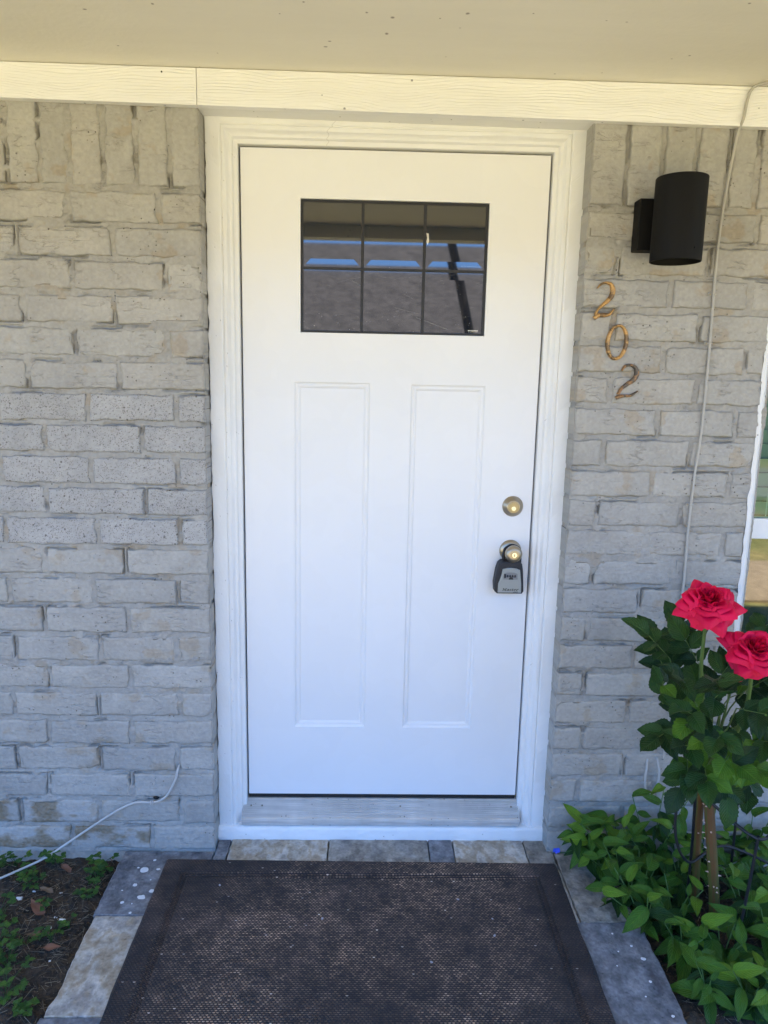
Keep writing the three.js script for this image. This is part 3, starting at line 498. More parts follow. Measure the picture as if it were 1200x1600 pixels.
// ------------------------------------------------------------------ wall lamp
{
  const t = thing('wall_lamp', 'black cylinder wall lamp above the house numbers', 'lamp', [0.745, 1.865, ZB]);
  part(t, 'back_box', box(0.675, 0.80, 1.908, 2.046, ZB - 0.004, ZB + 0.046, 0.003), mLampBlack);
  const R = 0.0675, y0 = 1.868, y1 = 2.084, zc = ZB + 0.043 + R;
  part(t, 'cylinder_shade', new THREE.LatheGeometry([[R - 0.004, y0 + 0.09], [R - 0.004, y0 + 0.001], [R - 0.003, y0], [R - 0.001, y0], [R, y0 + 0.0015], [R, y1 - 0.0015], [R - 0.001, y1], [R - 0.003, y1], [R - 0.004, y1 - 0.001], [R - 0.004, y1 - 0.06], [0.0001, y1 - 0.06]].map((q) => new THREE.Vector2(...q)), 56).translate(0.761, 0, zc), mLampBlack);
  part(t, 'baffle', new THREE.CylinderGeometry(R - 0.004, R - 0.004, 0.004, 40).translate(0.761, y0 + 0.06, zc), mLampBlack);
  part(t, 'bulb', new THREE.LatheGeometry([[0.0001, -0.034], [0.014, -0.033], [0.024, -0.026], [0.027, -0.014], [0.022, 0]].map((q) => new THREE.Vector2(...q)), 24).translate(0.761, y0 + 0.056, zc), phy({ color: lin(0.2, 0.2, 0.2), roughness: 0.15 }));
  part(t, 'screw', new THREE.SphereGeometry(0.0028, 10, 8).translate(0.785, 1.897, zc + Math.sqrt(R * R - 0.024 * 0.024)), mLampBlack);
}

// ------------------------------------------------------------------ house numbers
{
  const brassMap = tex(256, (u, v) => { const n = fbm(u * 5, v * 5, 401, 4, 5), k = sst(0.5, 0.66, n) * 0.8, f = (fbm(u * 40, v * 40, 403, 2, 40) - 0.5) * 40; return [lerp(192, 104, k) + f, lerp(150, 84, k) + f, lerp(92, 62, k) + f]; }); brassMap.repeat.set(14, 14);
  const dullMap = tex(256, (u, v) => { const n = fbm(u * 5, v * 5, 405, 4, 5), k = sst(0.38, 0.52, n), f = (fbm(u * 40, v * 40, 407, 2, 40) - 0.5) * 40; return [lerp(160, 104, k) + f, lerp(122, 94, k) + f, lerp(84, 84, k) + f]; }); dullMap.repeat.set(14, 14);
  const mB = std({ map: brassMap, metalness: 0.4, roughness: 0.42 }), mD = std({ map: dullMap, metalness: 0.35, roughness: 0.55 });
  // flattened stroke with changing width, rounded front
  function stroke(pts, widths, closed = false) {
    const c = new THREE.CatmullRomCurve3(pts.map((q) => new THREE.Vector3(q[0], q[1], 0)), closed, 'centripetal'), n = 60, m = 10, P = [], U = [], I = [];
    for (let i = 0; i <= n; i++) {
      const u = i / n, p = c.getPoint(u), tg = c.getTangent(u), nx = -tg.y, ny = tg.x; let k = u * (closed ? widths.length : widths.length - 1), a = Math.floor(k); const w0 = widths[a % widths.length], w1 = widths[Math.min(a + 1, closed ? 1e9 : widths.length - 1) % widths.length], w = lerp(w0, w1, sst(0, 1, k - a)) / 2;
      for (let q = 0; q <= m; q++) { const th = Math.PI * q / m, s = Math.cos(th) * w, z = -0.003 + (q === 0 || q === m ? 0 : 0.004) + 0.0065 * Math.sin(th); P.push(p.x + nx * s, p.y + ny * s, ZB + 0.003 + z); U.push(p.x + nx * s, p.y + ny * s); }
    }
    for (let i = 0; i < n; i++) for (let q = 0; q < m; q++) { const a = i * (m + 1) + q, b = a + 1, e = a + m + 1, f = e + 1; I.push(a, e, f, a, f, b); }
    const g = new THREE.BufferGeometry(); g.setAttribute('position', new THREE.Float32BufferAttribute(P, 3)); g.setAttribute('uv', new THREE.Float32BufferAttribute(U, 2)); g.setIndex(I); g.computeVertexNormals(); return g;
  }
  let t = thing('house_number', 'gold numeral two, topmost of the three house numbers', 'house number', [0.608, 1.72, ZB], 'house numbers');
  part(t, 'curved_stroke', stroke([[0.584, 1.807], [0.594, 1.818], [0.606, 1.823], [0.622, 1.82], [0.630, 1.805], [0.628, 1.788], [0.617, 1.773], [0.6, 1.758], [0.589, 1.745], [0.583, 1.732]], [0.003, 0.006, 0.007, 0.010, 0.0145, 0.0145, 0.012, 0.009, 0.007, 0.007]), mB);
  part(t, 'base_stroke', stroke([[0.579, 1.722], [0.592, 1.731], [0.608, 1.733], [0.624, 1.735], [0.637, 1.751]], [0.012, 0.012, 0.0125, 0.009, 0.003]), mB);
  t = thing('house_number', 'gold oval numeral zero, middle of the three house numbers', 'house number', [0.653, 1.607, ZB], 'house numbers');
  const oz = []; for (let i = 0; i < 16; i++) { const a = i / 16 * 6.2832; oz.push([0.6535 + 0.0275 * Math.cos(a) + 0.002 * Math.sin(a), 1.657 + 0.0475 * Math.sin(a)]); }
  part(t, 'oval_stroke', stroke(oz, [0.0115, 0.011, 0.0085, 0.008, 0.0085, 0.011, 0.0115, 0.011, 0.009, 0.009, 0.0095, 0.011], true), mB);
  t = thing('house_number', 'dull weathered numeral two, lowest of the three house numbers', 'house number', [0.693, 1.492, ZB], 'house numbers');
  part(t, 'curved_stroke', stroke([[0.673, 1.575], [0.683, 1.589], [0.699, 1.592], [0.715, 1.583], [0.719, 1.565], [0.711, 1.55], [0.693, 1.537], [0.676, 1.522], [0.667, 1.506]], [0.005, 0.008, 0.008, 0.011, 0.014, 0.014, 0.011, 0.009, 0.008]), mD);
  part(t, 'base_stroke', stroke([[0.660, 1.494], [0.672, 1.500], [0.688, 1.5025], [0.706, 1.504], [0.725, 1.517]], [0.010, 0.011, 0.0085, 0.008, 0.003]), mD);
}

// ------------------------------------------------------------------ cables
{
  let t = thing('wall_cable', 'thin beige cable running down the bricks right of the lamp', 'cable', [0.92, 0, ZB]);
  part(t, 'cable', tube([[1.32, 2.338, 0.62], [1.1, 2.341, 0.3], [1.0, 2.342, 0.19], [0.962, 2.338, 0.153], [0.953, 2.31, 0.149], [0.947, 2.26, 0.148], [0.944, 2.235, 0.132], [0.938, 2.16, 0.124], [0.926, 2.03, 0.123], [0.922, 1.9, 0.122], [0.924, 1.798, 0.122], [0.927, 1.616, 0.122], [0.926, 1.391, 0.122], [0.919, 1.274, 0.122], [0.915, 1.116, 0.122], [0.917, 0.954, 0.122], [0.915, 0.83, 0.122], [0.912, 0.5, 0.124], [0.905, 0.345, 0.126]], 0.004, 220, 8), cableMat);
  for (const [x, y] of [[0.9235, 1.798], [0.926, 1.66], [0.9165, 1.18]]) { const cl = part(t, 'clip', mergeGeometries([new THREE.TorusGeometry(0.0062, 0.0022, 6, 14, Math.PI).rotateX(Math.PI / 2).rotateY(0).translate(x, y, ZB + 0.005), box(x - 0.014, x - 0.005, y - 0.004, y + 0.004, ZB, ZB + 0.006)].map((g) => g.index ? g.toNonIndexed() : g)), cableMat); local(cl, 'nail', new THREE.SphereGeometry(0.0028, 8, 6).translate(x - 0.01, y, ZB + 0.0065), mNickel); }
  part(t, 'loop', tube([[0.885, 0.345, 0.122], [0.893, 0.30, 0.130], [0.888, 0.25, 0.132], [0.872, 0.224, 0.130], [0.858, 0.232, 0.128], [0.851, 0.27, 0.126], [0.853, 0.31, 0.124], [0.858, 0.335, 0.112]], 0.0036, 60, 7), whiteCableMat);
  part(t, 'wall_plug', new THREE.SphereGeometry(0.007, 10, 8).scale(1, 1, 0.5).translate(0.866, 0.226, ZB + 0.004), mMortar);
  t = thing('wall_cable', 'thin pale cable crossing the lower bricks left of the door', 'cable', [-0.95, -0.05, ZB]);
  part(t, 'cable', tube([[-0.662, 0.302, 0.10], [-0.663, 0.292, 0.124], [-0.668, 0.268, 0.127], [-0.681, 0.237, 0.126], [-0.703, 0.199, 0.125], [-0.73, 0.181, 0.125], [-0.76, 0.177, 0.124], [-0.796, 0.178, 0.125], [-0.848, 0.157, 0.127], [-0.912, 0.116, 0.13], [-0.975, 0.073, 0.136], [-1.03, 0.036, 0.145], [-1.09, 0.0, 0.16], [-1.15, -0.012, 0.20], [-1.23, -0.02, 0.26], [-1.34, -0.03, 0.34], [-1.6, -0.03, 0.42]], 0.0036, 200, 8), whiteCableMat);
  part(t, 'clip', mergeGeometries([new THREE.TorusGeometry(0.0062, 0.002, 6, 14).rotateY(Math.PI / 2).translate(-0.752, 0.1775, 0.124), new THREE.TorusGeometry(0.0062, 0.002, 6, 14).rotateY(Math.PI / 2).translate(-0.747, 0.1775, 0.124)]), whiteCableMat);
  part(t, 'nail_hole', new THREE.SphereGeometry(0.0075, 10, 8).scale(1.3, 0.8, 0.4).translate(-0.738, 0.188, ZB - 0.001), mDark);
}

// ------------------------------------------------------------------ window at the right
{
  const t = thing('house_window', 'white framed sash window with blinds right of the brick wall', 'window', [(WIN.x0 + WIN.x1) / 2, WIN.y0, 0.06]);
  const { x0, x1, y0, y1 } = WIN, fw = 0.034, mid0 = 1.066, mid1 = 1.131;
  // wavy painted outer frame
  const fr = (xa, xb, ya, yb, za, zb2) => box(xa, xb, ya, yb, za, zb2, 0.003);
  const edge = grid(3, 200, (u, v) => { const y = lerp(y0, y1, v); const wob = (fbm(y * 30, 2, 501, 4) - 0.5) * 0.008; return u < 0.3 ? [x0 - 0.004 + wob, y, 0.112] : u < 0.6 ? [x0 + 0.004 + wob, y, 0.1155] : u < 0.9 ? [x0 + 0.016, y, 0.110] : [x0 + 0.018, y, 0.06]; });
  part(t, 'paint_edge', edge, mWhiteVinyl);
  part(t, 'frame', mergeGeometries([fr(x0 + 0.004, x0 + fw, y0, y1, -0.02, 0.088), fr(x1 - fw, x1, y0, y1, -0.02, 0.088), fr(x0 + fw, x1 - fw, y1 - 0.035, y1, -0.02, 0.087), fr(x0 + fw, x1 - fw, y0, y0 + 0.035, -0.02, 0.087)]), mWhiteVinyl);
  part(t, 'meeting_rail', fr(x0 + fw, x1 - fw, mid0, mid1, 0.02, 0.075), mWhiteVinyl);
  part(t, 'sill', fr(x0 - 0.01, x1 + 0.02, y0 - 0.03, y0 - 0.001, -0.02, 0.13), mWhiteVinyl);
  const pane = (a, b, z) => new THREE.PlaneGeometry(x1 - x0 - 2 * fw, b - a).translate((x0 + x1) / 2, (a + b) / 2, z);
  part(t, 'upper_pane', pane(mid1, y1 - 0.035, 0.058), phy({ color: lin(0.42, 0.6, 0.5), transmission: 1, thickness: 0, roughness: 0.02, ior: 1.6 }));
  part(t, 'lower_pane', pane(y0 + 0.035, mid0, 0.045), phy({ color: lin(0.012, 0.013, 0.013), roughness: 0.03, ior: 2.05 }));
  part(t, 'backing', box(x0 + 0.006, x1 - 0.006, y0, y1, -0.1, -0.03), mDark);
  const blind = part(t, 'blind', box(x0 + fw + 0.004, x1 - fw - 0.004, y1 - 0.075, y1 - 0.037, 0.01, 0.045, 0.002), mWhiteVinyl);
  const sl = new THREE.BoxGeometry(x1 - x0 - 2 * fw - 0.012, 0.0028, 0.05); const mSlat = std({ color: lin(0.5, 0.54, 0.5), roughness: 0.6 });
  for (let y = mid1 - 0.02; y < y1 - 0.085; y += 0.0455) { const m = new THREE.Mesh(sl, mSlat); m.name = 'slat'; m.position.set((x0 + x1) / 2, y, 0.028); m.rotation.x = -1.12; m.castShadow = m.receiveShadow = true; blind.add(m); }
  local(blind, 'cord', mergeGeometries([box(x0 + fw + 0.055, x0 + fw + 0.058, mid1, y1 - 0.07, 0.049, 0.0505), box(x1 - fw - 0.058, x1 - fw - 0.055, mid1, y1 - 0.07, 0.049, 0.0505)]), mWhiteVinyl);
}

// ------------------------------------------------------------------ door mat
{
  const t = thing('door_mat', 'dark brown woven door mat on the slate porch', 'mat', [-0.07, 0, 0.62]);
  const x0 = -0.695, x1 = 0.557, z0 = 0.170, z1 = 1.06, S = 2048, wx = 1.28, wz = 0.92;
  const nub = (x, z) => { const px = 0.0098, pz = 0.0062, j = Math.floor(z / pz), xx = x / px + (j & 1 ? 0.5 : 0), i = Math.floor(xx); const fx = xx - i - 0.5, fz = z / pz - j - 0.5; const m = sst(0.5, 0.24, Math.hypot(fx * 0.95, (fz + 0.9 * fx * fx - 0.08) * 1.25)); return [m, hash(i, j, 77), hash(i, j, 78)]; };
  const mm = tex(S, (u, v) => {
    const x = u * wx, z = v * wz, [m, h1, h2] = nub(x, z);
    const worn = clamp((fbm(x * 3.2, z * 3.2, 601, 4) - 0.34) * 2.6), grit = fbm(x * 26, z * 26, 603, 3), dust = sst(0.6, 0.78, fbm(x * 7, z * 7, 605, 4));
    const k = m * (0.25 + 0.75 * h1) * (0.22 + 0.85 * worn) * (0.45 + 1.1 * grit);
    const sp = h2 > 0.9965 ? m : 0, base = 34 + grit * 18 + dust * 14;
    return [base * 1.08 + k * 128 + sp * 90, base * 0.88 + k * 106 + sp * 90, base * 0.8 + k * 82 + sp * 88];
  });
  const mb = tex(S, (u, v) => { const x = u * wx, z = v * wz, [m] = nub(x, z); return g1(40 + 190 * m); }, false);
  const g = grid(420, 300, (u, v) => {
    const x = lerp(x0, x1, u), z = lerp(z1, z0, v), ex = Math.min(x - x0, x1 - x), ez = Math.min(z - z0, z1 - z), e = Math.min(ex, ez);
    let y = 0.0105 - 0.0095 * sst(0.006, 0, e); const gr = (d) => 0.0058 * (sst(0.0085, 0.002, Math.abs(e - d)));
    y -= gr(0.068) + gr(0.082); y += (fbm(x * 4, z * 4, 611, 3) - 0.5) * 0.003 * sst(0, 0.1, e);
    const wob = (fbm(z * 9 + (ex === x - x0 ? 0 : 7), x * 9 * (ez < 0.004 ? 1 : 0), 613, 3) - 0.5) * 0.006;
    return [x + (ex < 0.004 ? wob : 0), Math.max(0.0022, y), z + (ez < 0.004 ? wob : 0) + 0.012 * (x - x0)];
  }, (p) => [(p[0] - x0) / wx, (p[2] - z0) / wz]);
  part(t, 'woven_top', g, std({ map: mm, bumpMap: mb, bumpScale: 0.0028, roughness: 0.92 }));
  const pile = std({ color: lin(0.35, 0.34, 0.36), roughness: 1 });
  for (const [x, z] of [[-0.18, 0.44], [0.22, 0.36], [0.31, 0.44], [0.305, 0.505], [-0.5, 0.3], [0.12, 0.6]]) part(t, 'crumb', new THREE.DodecahedronGeometry(rr(0.0022, 0.0038)).scale(1.5, 0.6, 1).rotateY(rnd() * 6).translate(x, 0.0125, z), pile);
}

// ------------------------------------------------------------------ plants
const leafTex = tex(512, (u, v) => {   // v along the blade, u across; veins are pale
  const a = Math.abs(u - 0.5), mid = sst(0.035, 0.012, a), w = ((v * 9 - a * 7) % 1 + 1) % 1, vein = sst(0.12, 0.03, Math.min(w, 1 - w)) * sst(0.5, 0.1, a) * 0.55, n = (fbm(u * 14, v * 14, 701, 3, 14) - 0.5) * 34;
  const t = 205 + n + 40 * Math.max(mid, vein); return [t, t, t * 0.93];
}, true);
const leafBump = tex(512, (u, v) => { const a = Math.abs(u - 0.5), w = ((v * 9 - a * 7) % 1 + 1) % 1; return g1(190 - 120 * Math.max(sst(0.05, 0, a), sst(0.16, 0.0, Math.min(w, 1 - w)) * 0.7) + (fbm(u * 30, v * 30, 703, 2, 30) - 0.5) * 60); }, false);
const leafMat = (r, g, b, rough = 0.5, tr = 0.22) => phy({ color: lin(r, g, b), map: leafTex, bumpMap: leafBump, bumpScale: 0.003, roughness: rough, specularIntensity: 0.45, transmission: tr, thickness: 0, side: THREE.DoubleSide });
function leafGeo(L, W, { pow = 0.8, fold = 0.25, curl = 0.3, wave = 0.05, serr = 0, twist = 0, s = 1, tip = 1.4, lance = false } = {}) {
  const nl = serr ? 16 : 10, nw = 6;
  return grid(nw, nl, (u, v) => {
    const a = (u - 0.5) * 2; let w = W / 2 * Math.pow(Math.sin(Math.PI * Math.pow(v, pow)), 0.8) * (v > 0.75 ? Math.pow((1 - v) / 0.25, (tip - 1) * 0.6) : 1);
    if (lance) w = W / 2 * Math.pow(v, 0.62) * Math.pow(1 - v, 1.05) / 0.336; if (v === 0 || v === 1) w = 0; if (serr && Math.abs(a) > 0.9) w *= 1 + serr * (Math.round(v * nl) % 2 ? 1 : -1);
    const x = a * w, z = Math.abs(x) * fold - curl * L * v * v * 0.5 + wave * W * Math.sin(v * 9 + s * 5 + a * 1.5) * Math.abs(a), tw = twist * v;
    return [x * Math.cos(tw), L * (v - 0.08 * curl * v * v), z + x * Math.sin(tw)];
  }, (p, u, v) => [u, v]);
}
function place(geo, mat, name, parent, p, dir, up, sc = 1) { // leaf base at p (parent space), blade along dir, face towards up
  const m = new THREE.Mesh(geo, mat); m.name = name; m.castShadow = m.receiveShadow = true;
  const y = dir.clone().normalize(), x = new THREE.Vector3().crossVectors(y, up).normalize(), z = new THREE.Vector3().crossVectors(x, y);
  m.quaternion.setFromRotationMatrix(new THREE.Matrix4().makeBasis(x, y, z)); m.position.copy(p); m.scale.setScalar(sc); parent.add(m); return m;
}
const v3 = (x, y, z) => new THREE.Vector3(x, y, z);

// rose bush
{
  const base = [0.965, -0.045, 0.40], O = V(base);
  const t = thing('rose_bush', 'rose bush with two crimson blooms in front of the window', 'rose bush', base);
  const barkMap = tex(256, (u, v) => { const n = fbm(u * 4, v * 12, 711, 4, 4), k = sst(0.4, 0.62, n); return [lerp(88, 104, k), lerp(84, 70, k), lerp(32, 34, k)]; });
  const mBark = std({ map: barkMap, roughness: 0.7 }), mCane = std({ color: lin(0.11, 0.17, 0.035), roughness: 0.55 }), mThorn = std({ color: lin(0.75, 0.52, 0.42), roughness: 0.6 });
  const trunks = [[[0.985, -0.07, 0.40], [0.965, 0.07, 0.41], [0.942, 0.197, 0.42], [0.917, 0.359, 0.42], [0.897, 0.485, 0.43]], [[0.955, -0.07, 0.33], [0.937, 0.114, 0.345], [0.92, 0.259, 0.365], [0.902, 0.38, 0.395], [0.893, 0.48, 0.43]]];
  trunks.forEach((k, i) => {
    const tr = part(t, 'trunk', taperTube(k, i ? 0.0115 : 0.0155, i ? 0.0115 : 0.014, 26, 10), mBark), c = new THREE.CatmullRomCurve3(k.map(V));
    for (let q = 0; q < 26; q++) { const u = rr(0.22, 0.98), p = c.getPointAt(u), a = rr(0, 6.28), d = v3(Math.cos(a), 0.25, Math.sin(a)).normalize(), L = rr(0.007, 0.013); const g = new THREE.ConeGeometry(0.003, L, 6).translate(0, L / 2 + (i ? 0.0105 : 0.0135), 0); g.applyQuaternion(new THREE.Quaternion().setFromUnitVectors(v3(0, 1, 0), d)); g.translate(p.x, p.y, p.z); local(tr, 'thorn', g, mThorn); }
  });
  const hub = v3(0.895, 0.47, 0.43), canes = [], stems = [];
  const B = [[0.778, 1.008, 0.575], [0.862, 0.912, 0.652]];
  const cane = (pts, r0, r1) => { const g = taperTube(pts, r0, r1, 14, 6); canes.push(g); };
  cane([hub.toArray(), [0.86, 0.62, 0.47], [0.80, 0.80, 0.53], B[0]], 0.008, 0.0042);
  cane([hub.toArray(), [0.90, 0.60, 0.52], [0.885, 0.76, 0.61], B[1]], 0.008, 0.0045);
  const rl = [[0.70, 0.885, 0.5], [0.675, 0.75, 0.48], [0.705, 0.828, 0.45], [0.705, 0.693, 0.55], [0.79, 0.885, 0.45], [1.026, 0.898, 0.35], [0.798, 0.867, 0.5], [0.709, 0.837, 0.6], [0.77, 0.863, 0.68], [0.821, 0.816, 0.7], [0.937, 0.737, 0.6], [0.70, 0.741, 0.62], [0.71, 0.73, 0.68], [0.745, 0.80, 0.66], [0.726, 0.775, 0.7], [0.787, 0.759, 0.72], [0.908, 0.693, 0.65], [0.725, 0.68, 0.68], [0.715, 0.612, 0.62], [0.75, 0.625, 0.68], [0.792, 0.652, 0.68], [0.845, 0.669, 0.68], [0.954, 0.588, 0.6], [0.767, 0.54, 0.55], [0.924, 0.5, 0.52], [1.025, 0.832, 0.4], [0.791, 0.847, 0.4], [0.875, 0.849, 0.45], [0.763, 0.773, 0.4], [0.964, 0.737, 0.4], [0.881, 0.66, 0.4], [0.987, 0.777, 0.45], [1.043, 0.477, 0.45], [0.902, 0.85, 0.5], [1.011, 0.767, 0.55], [1.005, 0.651, 0.6], [1.06, 0.6, 0.5], [1.07, 0.7, 0.42], [0.84, 0.73, 0.45], [0.76, 0.68, 0.5], [0.83, 0.8, 0.5], [0.95, 0.66, 0.5], [0.80, 0.60, 0.46], [0.92, 0.60, 0.42]];
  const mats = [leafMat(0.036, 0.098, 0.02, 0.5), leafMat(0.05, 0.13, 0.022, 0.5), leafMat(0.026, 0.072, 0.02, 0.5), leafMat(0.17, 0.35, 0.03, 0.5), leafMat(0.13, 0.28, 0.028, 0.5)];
  const geos = [0, 1, 2, 3, 4].map((k) => leafGeo(0.072, 0.045, { pow: 0.8, fold: 0.16 + 0.08 * k, curl: 0.12 + 0.14 * k, serr: 0.05, s: k, wave: 0.06, tip: 1.3 }));
  const ctr = v3(0.87, 0.6, 0.5), view = v3(-0.98, 0.85, 1.85).normalize();
  for (const a of rl) {
    const P = V(a), out = P.clone().sub(ctr).normalize(); const mid = hub.clone().lerp(P, 0.5).add(v3(rr(-0.02, 0.02), rr(0.0, 0.04), rr(-0.02, 0.02)));
    const q = P.clone().addScaledVector(out, -0.055).add(v3(0, -0.005, 0)); stems.push(taperTube([hub.toArray(), mid.toArray(), q.toArray()], 0.0032, 0.0018, 8, 5));
    const dir = out.clone().multiplyScalar(0.9).add(v3(rr(-0.6, 0.6), rr(-0.55, 0.25), rr(-0.2, 0.7))).normalize();
    const up = view.clone().multiplyScalar(0.8).add(v3(rr(-0.4, 0.4), rr(0.2, 0.9), rr(-0.3, 0.4))).normalize();
    const side = new THREE.Vector3().crossVectors(dir, up).normalize();
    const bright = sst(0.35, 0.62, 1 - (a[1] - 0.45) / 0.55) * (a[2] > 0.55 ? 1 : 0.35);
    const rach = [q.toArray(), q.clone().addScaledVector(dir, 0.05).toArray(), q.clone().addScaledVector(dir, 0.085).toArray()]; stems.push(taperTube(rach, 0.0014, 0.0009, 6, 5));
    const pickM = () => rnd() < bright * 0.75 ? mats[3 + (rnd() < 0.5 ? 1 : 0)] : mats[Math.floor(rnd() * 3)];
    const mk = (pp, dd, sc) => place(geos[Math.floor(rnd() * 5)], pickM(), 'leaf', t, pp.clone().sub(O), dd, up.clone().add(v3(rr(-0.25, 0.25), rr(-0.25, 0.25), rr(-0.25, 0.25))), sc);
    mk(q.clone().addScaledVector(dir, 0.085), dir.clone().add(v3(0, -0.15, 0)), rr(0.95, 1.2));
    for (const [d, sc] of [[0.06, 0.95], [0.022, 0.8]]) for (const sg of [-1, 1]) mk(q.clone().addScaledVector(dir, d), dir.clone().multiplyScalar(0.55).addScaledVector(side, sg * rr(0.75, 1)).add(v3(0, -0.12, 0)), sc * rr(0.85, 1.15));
  }
  part(t, 'cane', mergeGeometries(canes), mCane); part(t, 'leaf_stalk', mergeGeometries(stems), mCane);
  // blooms
  const pc = [[0.76, 0.003, 0.058], [0.68, 0.0025, 0.048], [0.60, 0.002, 0.036]].map((c) => phy({ color: lin(...c), roughness: 0.55, specularIntensity: 0.4, transmission: 0.12, thickness: 0, side: THREE.DoubleSide }));
  const petal = (L, W, a0, a1, point, cup, az, roll, s) => {
    const nu = 12, nv = 10;
    return grid(nv, nu, (v, u) => {
      const a = (v - 0.5) * 2, len = L * (1 - point * Math.pow(Math.abs(a), 1.15)), w = W * Math.pow(Math.sin(Math.PI * 0.5 * Math.min(1, u * 1.25 + 0.12)), 0.9);
      let r = 0.004, h = 0; const n = 10; const uu = u * len / L; for (let i = 0; i < n; i++) { const q = (i + 0.5) / n * uu, ph = lerp(a0, a1, Math.pow(q, 1.6)); r += Math.sin(ph) * L * uu / n; h += Math.cos(ph) * L * uu / n; }
      const ang = az + a * w / Math.max(0.018, r * 0.6 + 0.012), nr = cup * w * a * a * 0.6 - roll * sst(0.5, 1, Math.abs(a)) * sst(0.4, 1, u) * 0.012;
      const rr2 = r - nr * 0.8 + 0.0018 * Math.sin(a * 5 + s * 7 + u * 3) * u, hh = h + nr * 0.6 - roll * 0.004 * sst(0.8, 1, u);
      return [rr2 * Math.cos(ang), hh, rr2 * Math.sin(ang)];
    }, (p, v, u) => [v, u]);
  };
  const bloom = (pos, axis, spin, sc, pt) => {
    const g0 = new THREE.Group(); g0.name = 'bloom'; g0.position.copy(V(pos).sub(O)); g0.quaternion.setFromUnitVectors(v3(0, 1, 0), V(axis).normalize()); g0.scale.setScalar(sc); t.add(g0);
    const rings = [[2, 0.036, 0.010, 0.10, -0.25, 0.1, 0.1, 0], [3, 0.037, 0.013, 0.2, -0.1, 0.12, 0.2, 0.2], [3, 0.039, 0.017, 0.34, 0.05, 0.12, 0.25, 0.4], [4, 0.043, 0.021, 0.48, 0.22, 0.16, 0.3, 1.0], [5, 0.048, 0.025, 0.62, 0.45, 0.22, 0.32, 1.5], [5, 0.053, 0.029, 0.76, 0.75, 0.28, 0.32, 1.9], [5, 0.059, 0.033, 0.92, 1.15, 0.38, 0.3, 2.2], [5, 0.067, 0.035, 1.12, 1.6, pt - 0.04, 0.22, 2.4], [4, 0.075, 0.031, 1.38, 2.0, pt + 0.1, 0.15, 2.6]];
    rings.forEach(([n, L, W, a0, a1, point, cup, roll], ri) => { for (let i = 0; i < n; i++) { const az = spin + ri * 1.15 + i / n * 6.283 + rr(-0.14, 0.14), m = local(g0, 'petal', petal(L * rr(0.93, 1.08), W, a0 + rr(-0.06, 0.06), a1 + rr(-0.14, 0.14), point, cup, az, roll, rnd()), pc[ri < 4 ? 2 : Math.floor(rnd() * 2)]); m.position.y = -ri * 0.0012; } });
    local(g0, 'calyx', new THREE.SphereGeometry(0.011, 12, 8).scale(1, 1.1, 1).translate(0, -0.006, 0), mCane);
  };
  bloom(B[0], [-0.16, 0.84, 0.52], 0.3, 1.16, 0.55); bloom(B[1], [-0.02, 0.86, 0.5], 1.0, 1.16, 0.66);
}
// wire plant support
{
  const t = thing('plant_support', 'thin black wire plant support around the rose trunk', 'plant support', [0.95, -0.03, 0.42]), mW = std({ color: lin(0.012, 0.012, 0.013), roughness: 0.5 }), w = 0.0042;
  const stake = (a, b) => part(t, 'stake', tube([a, [(a[0] + b[0]) / 2 + 0.004, (a[1] + b[1]) / 2, (a[2] + b[2]) / 2], b], w, 12, 7), mW);
  stake([0.985, 0.36, 0.56], [0.958, -0.06, 0.545]); stake([0.862, 0.455, 0.44], [0.935, -0.07, 0.31]); stake([1.06, 0.46, 0.30], [1.09, -0.07, 0.26]);
  part(t, 'hoop', tube([[0.806, 0.561, 0.45], [0.853, 0.446, 0.458], [0.918, 0.385, 0.49], [0.985, 0.352, 0.56], [1.06, 0.345, 0.50], [1.12, 0.40, 0.40]], w * 1.1, 50, 7), mW);
  part(t, 'hoop', tube([[0.878, 0.416, 0.4], [0.84, 0.366, 0.4], [0.834, 0.285, 0.4], [0.855, 0.203, 0.4], [0.893, 0.16, 0.39], [0.955, 0.166, 0.355], [1.01, 0.179, 0.34], [1.09, 0.155, 0.34], [1.17, 0.12, 0.35]], w, 60, 7), mW);
  part(t, 'hoop', tube([[0.853, 0.44, 0.45], [0.913, 0.471, 0.40], [0.985, 0.476, 0.33], [1.06, 0.456, 0.30], [1.13, 0.42, 0.34]], w * 0.9, 40, 7), mW);
}
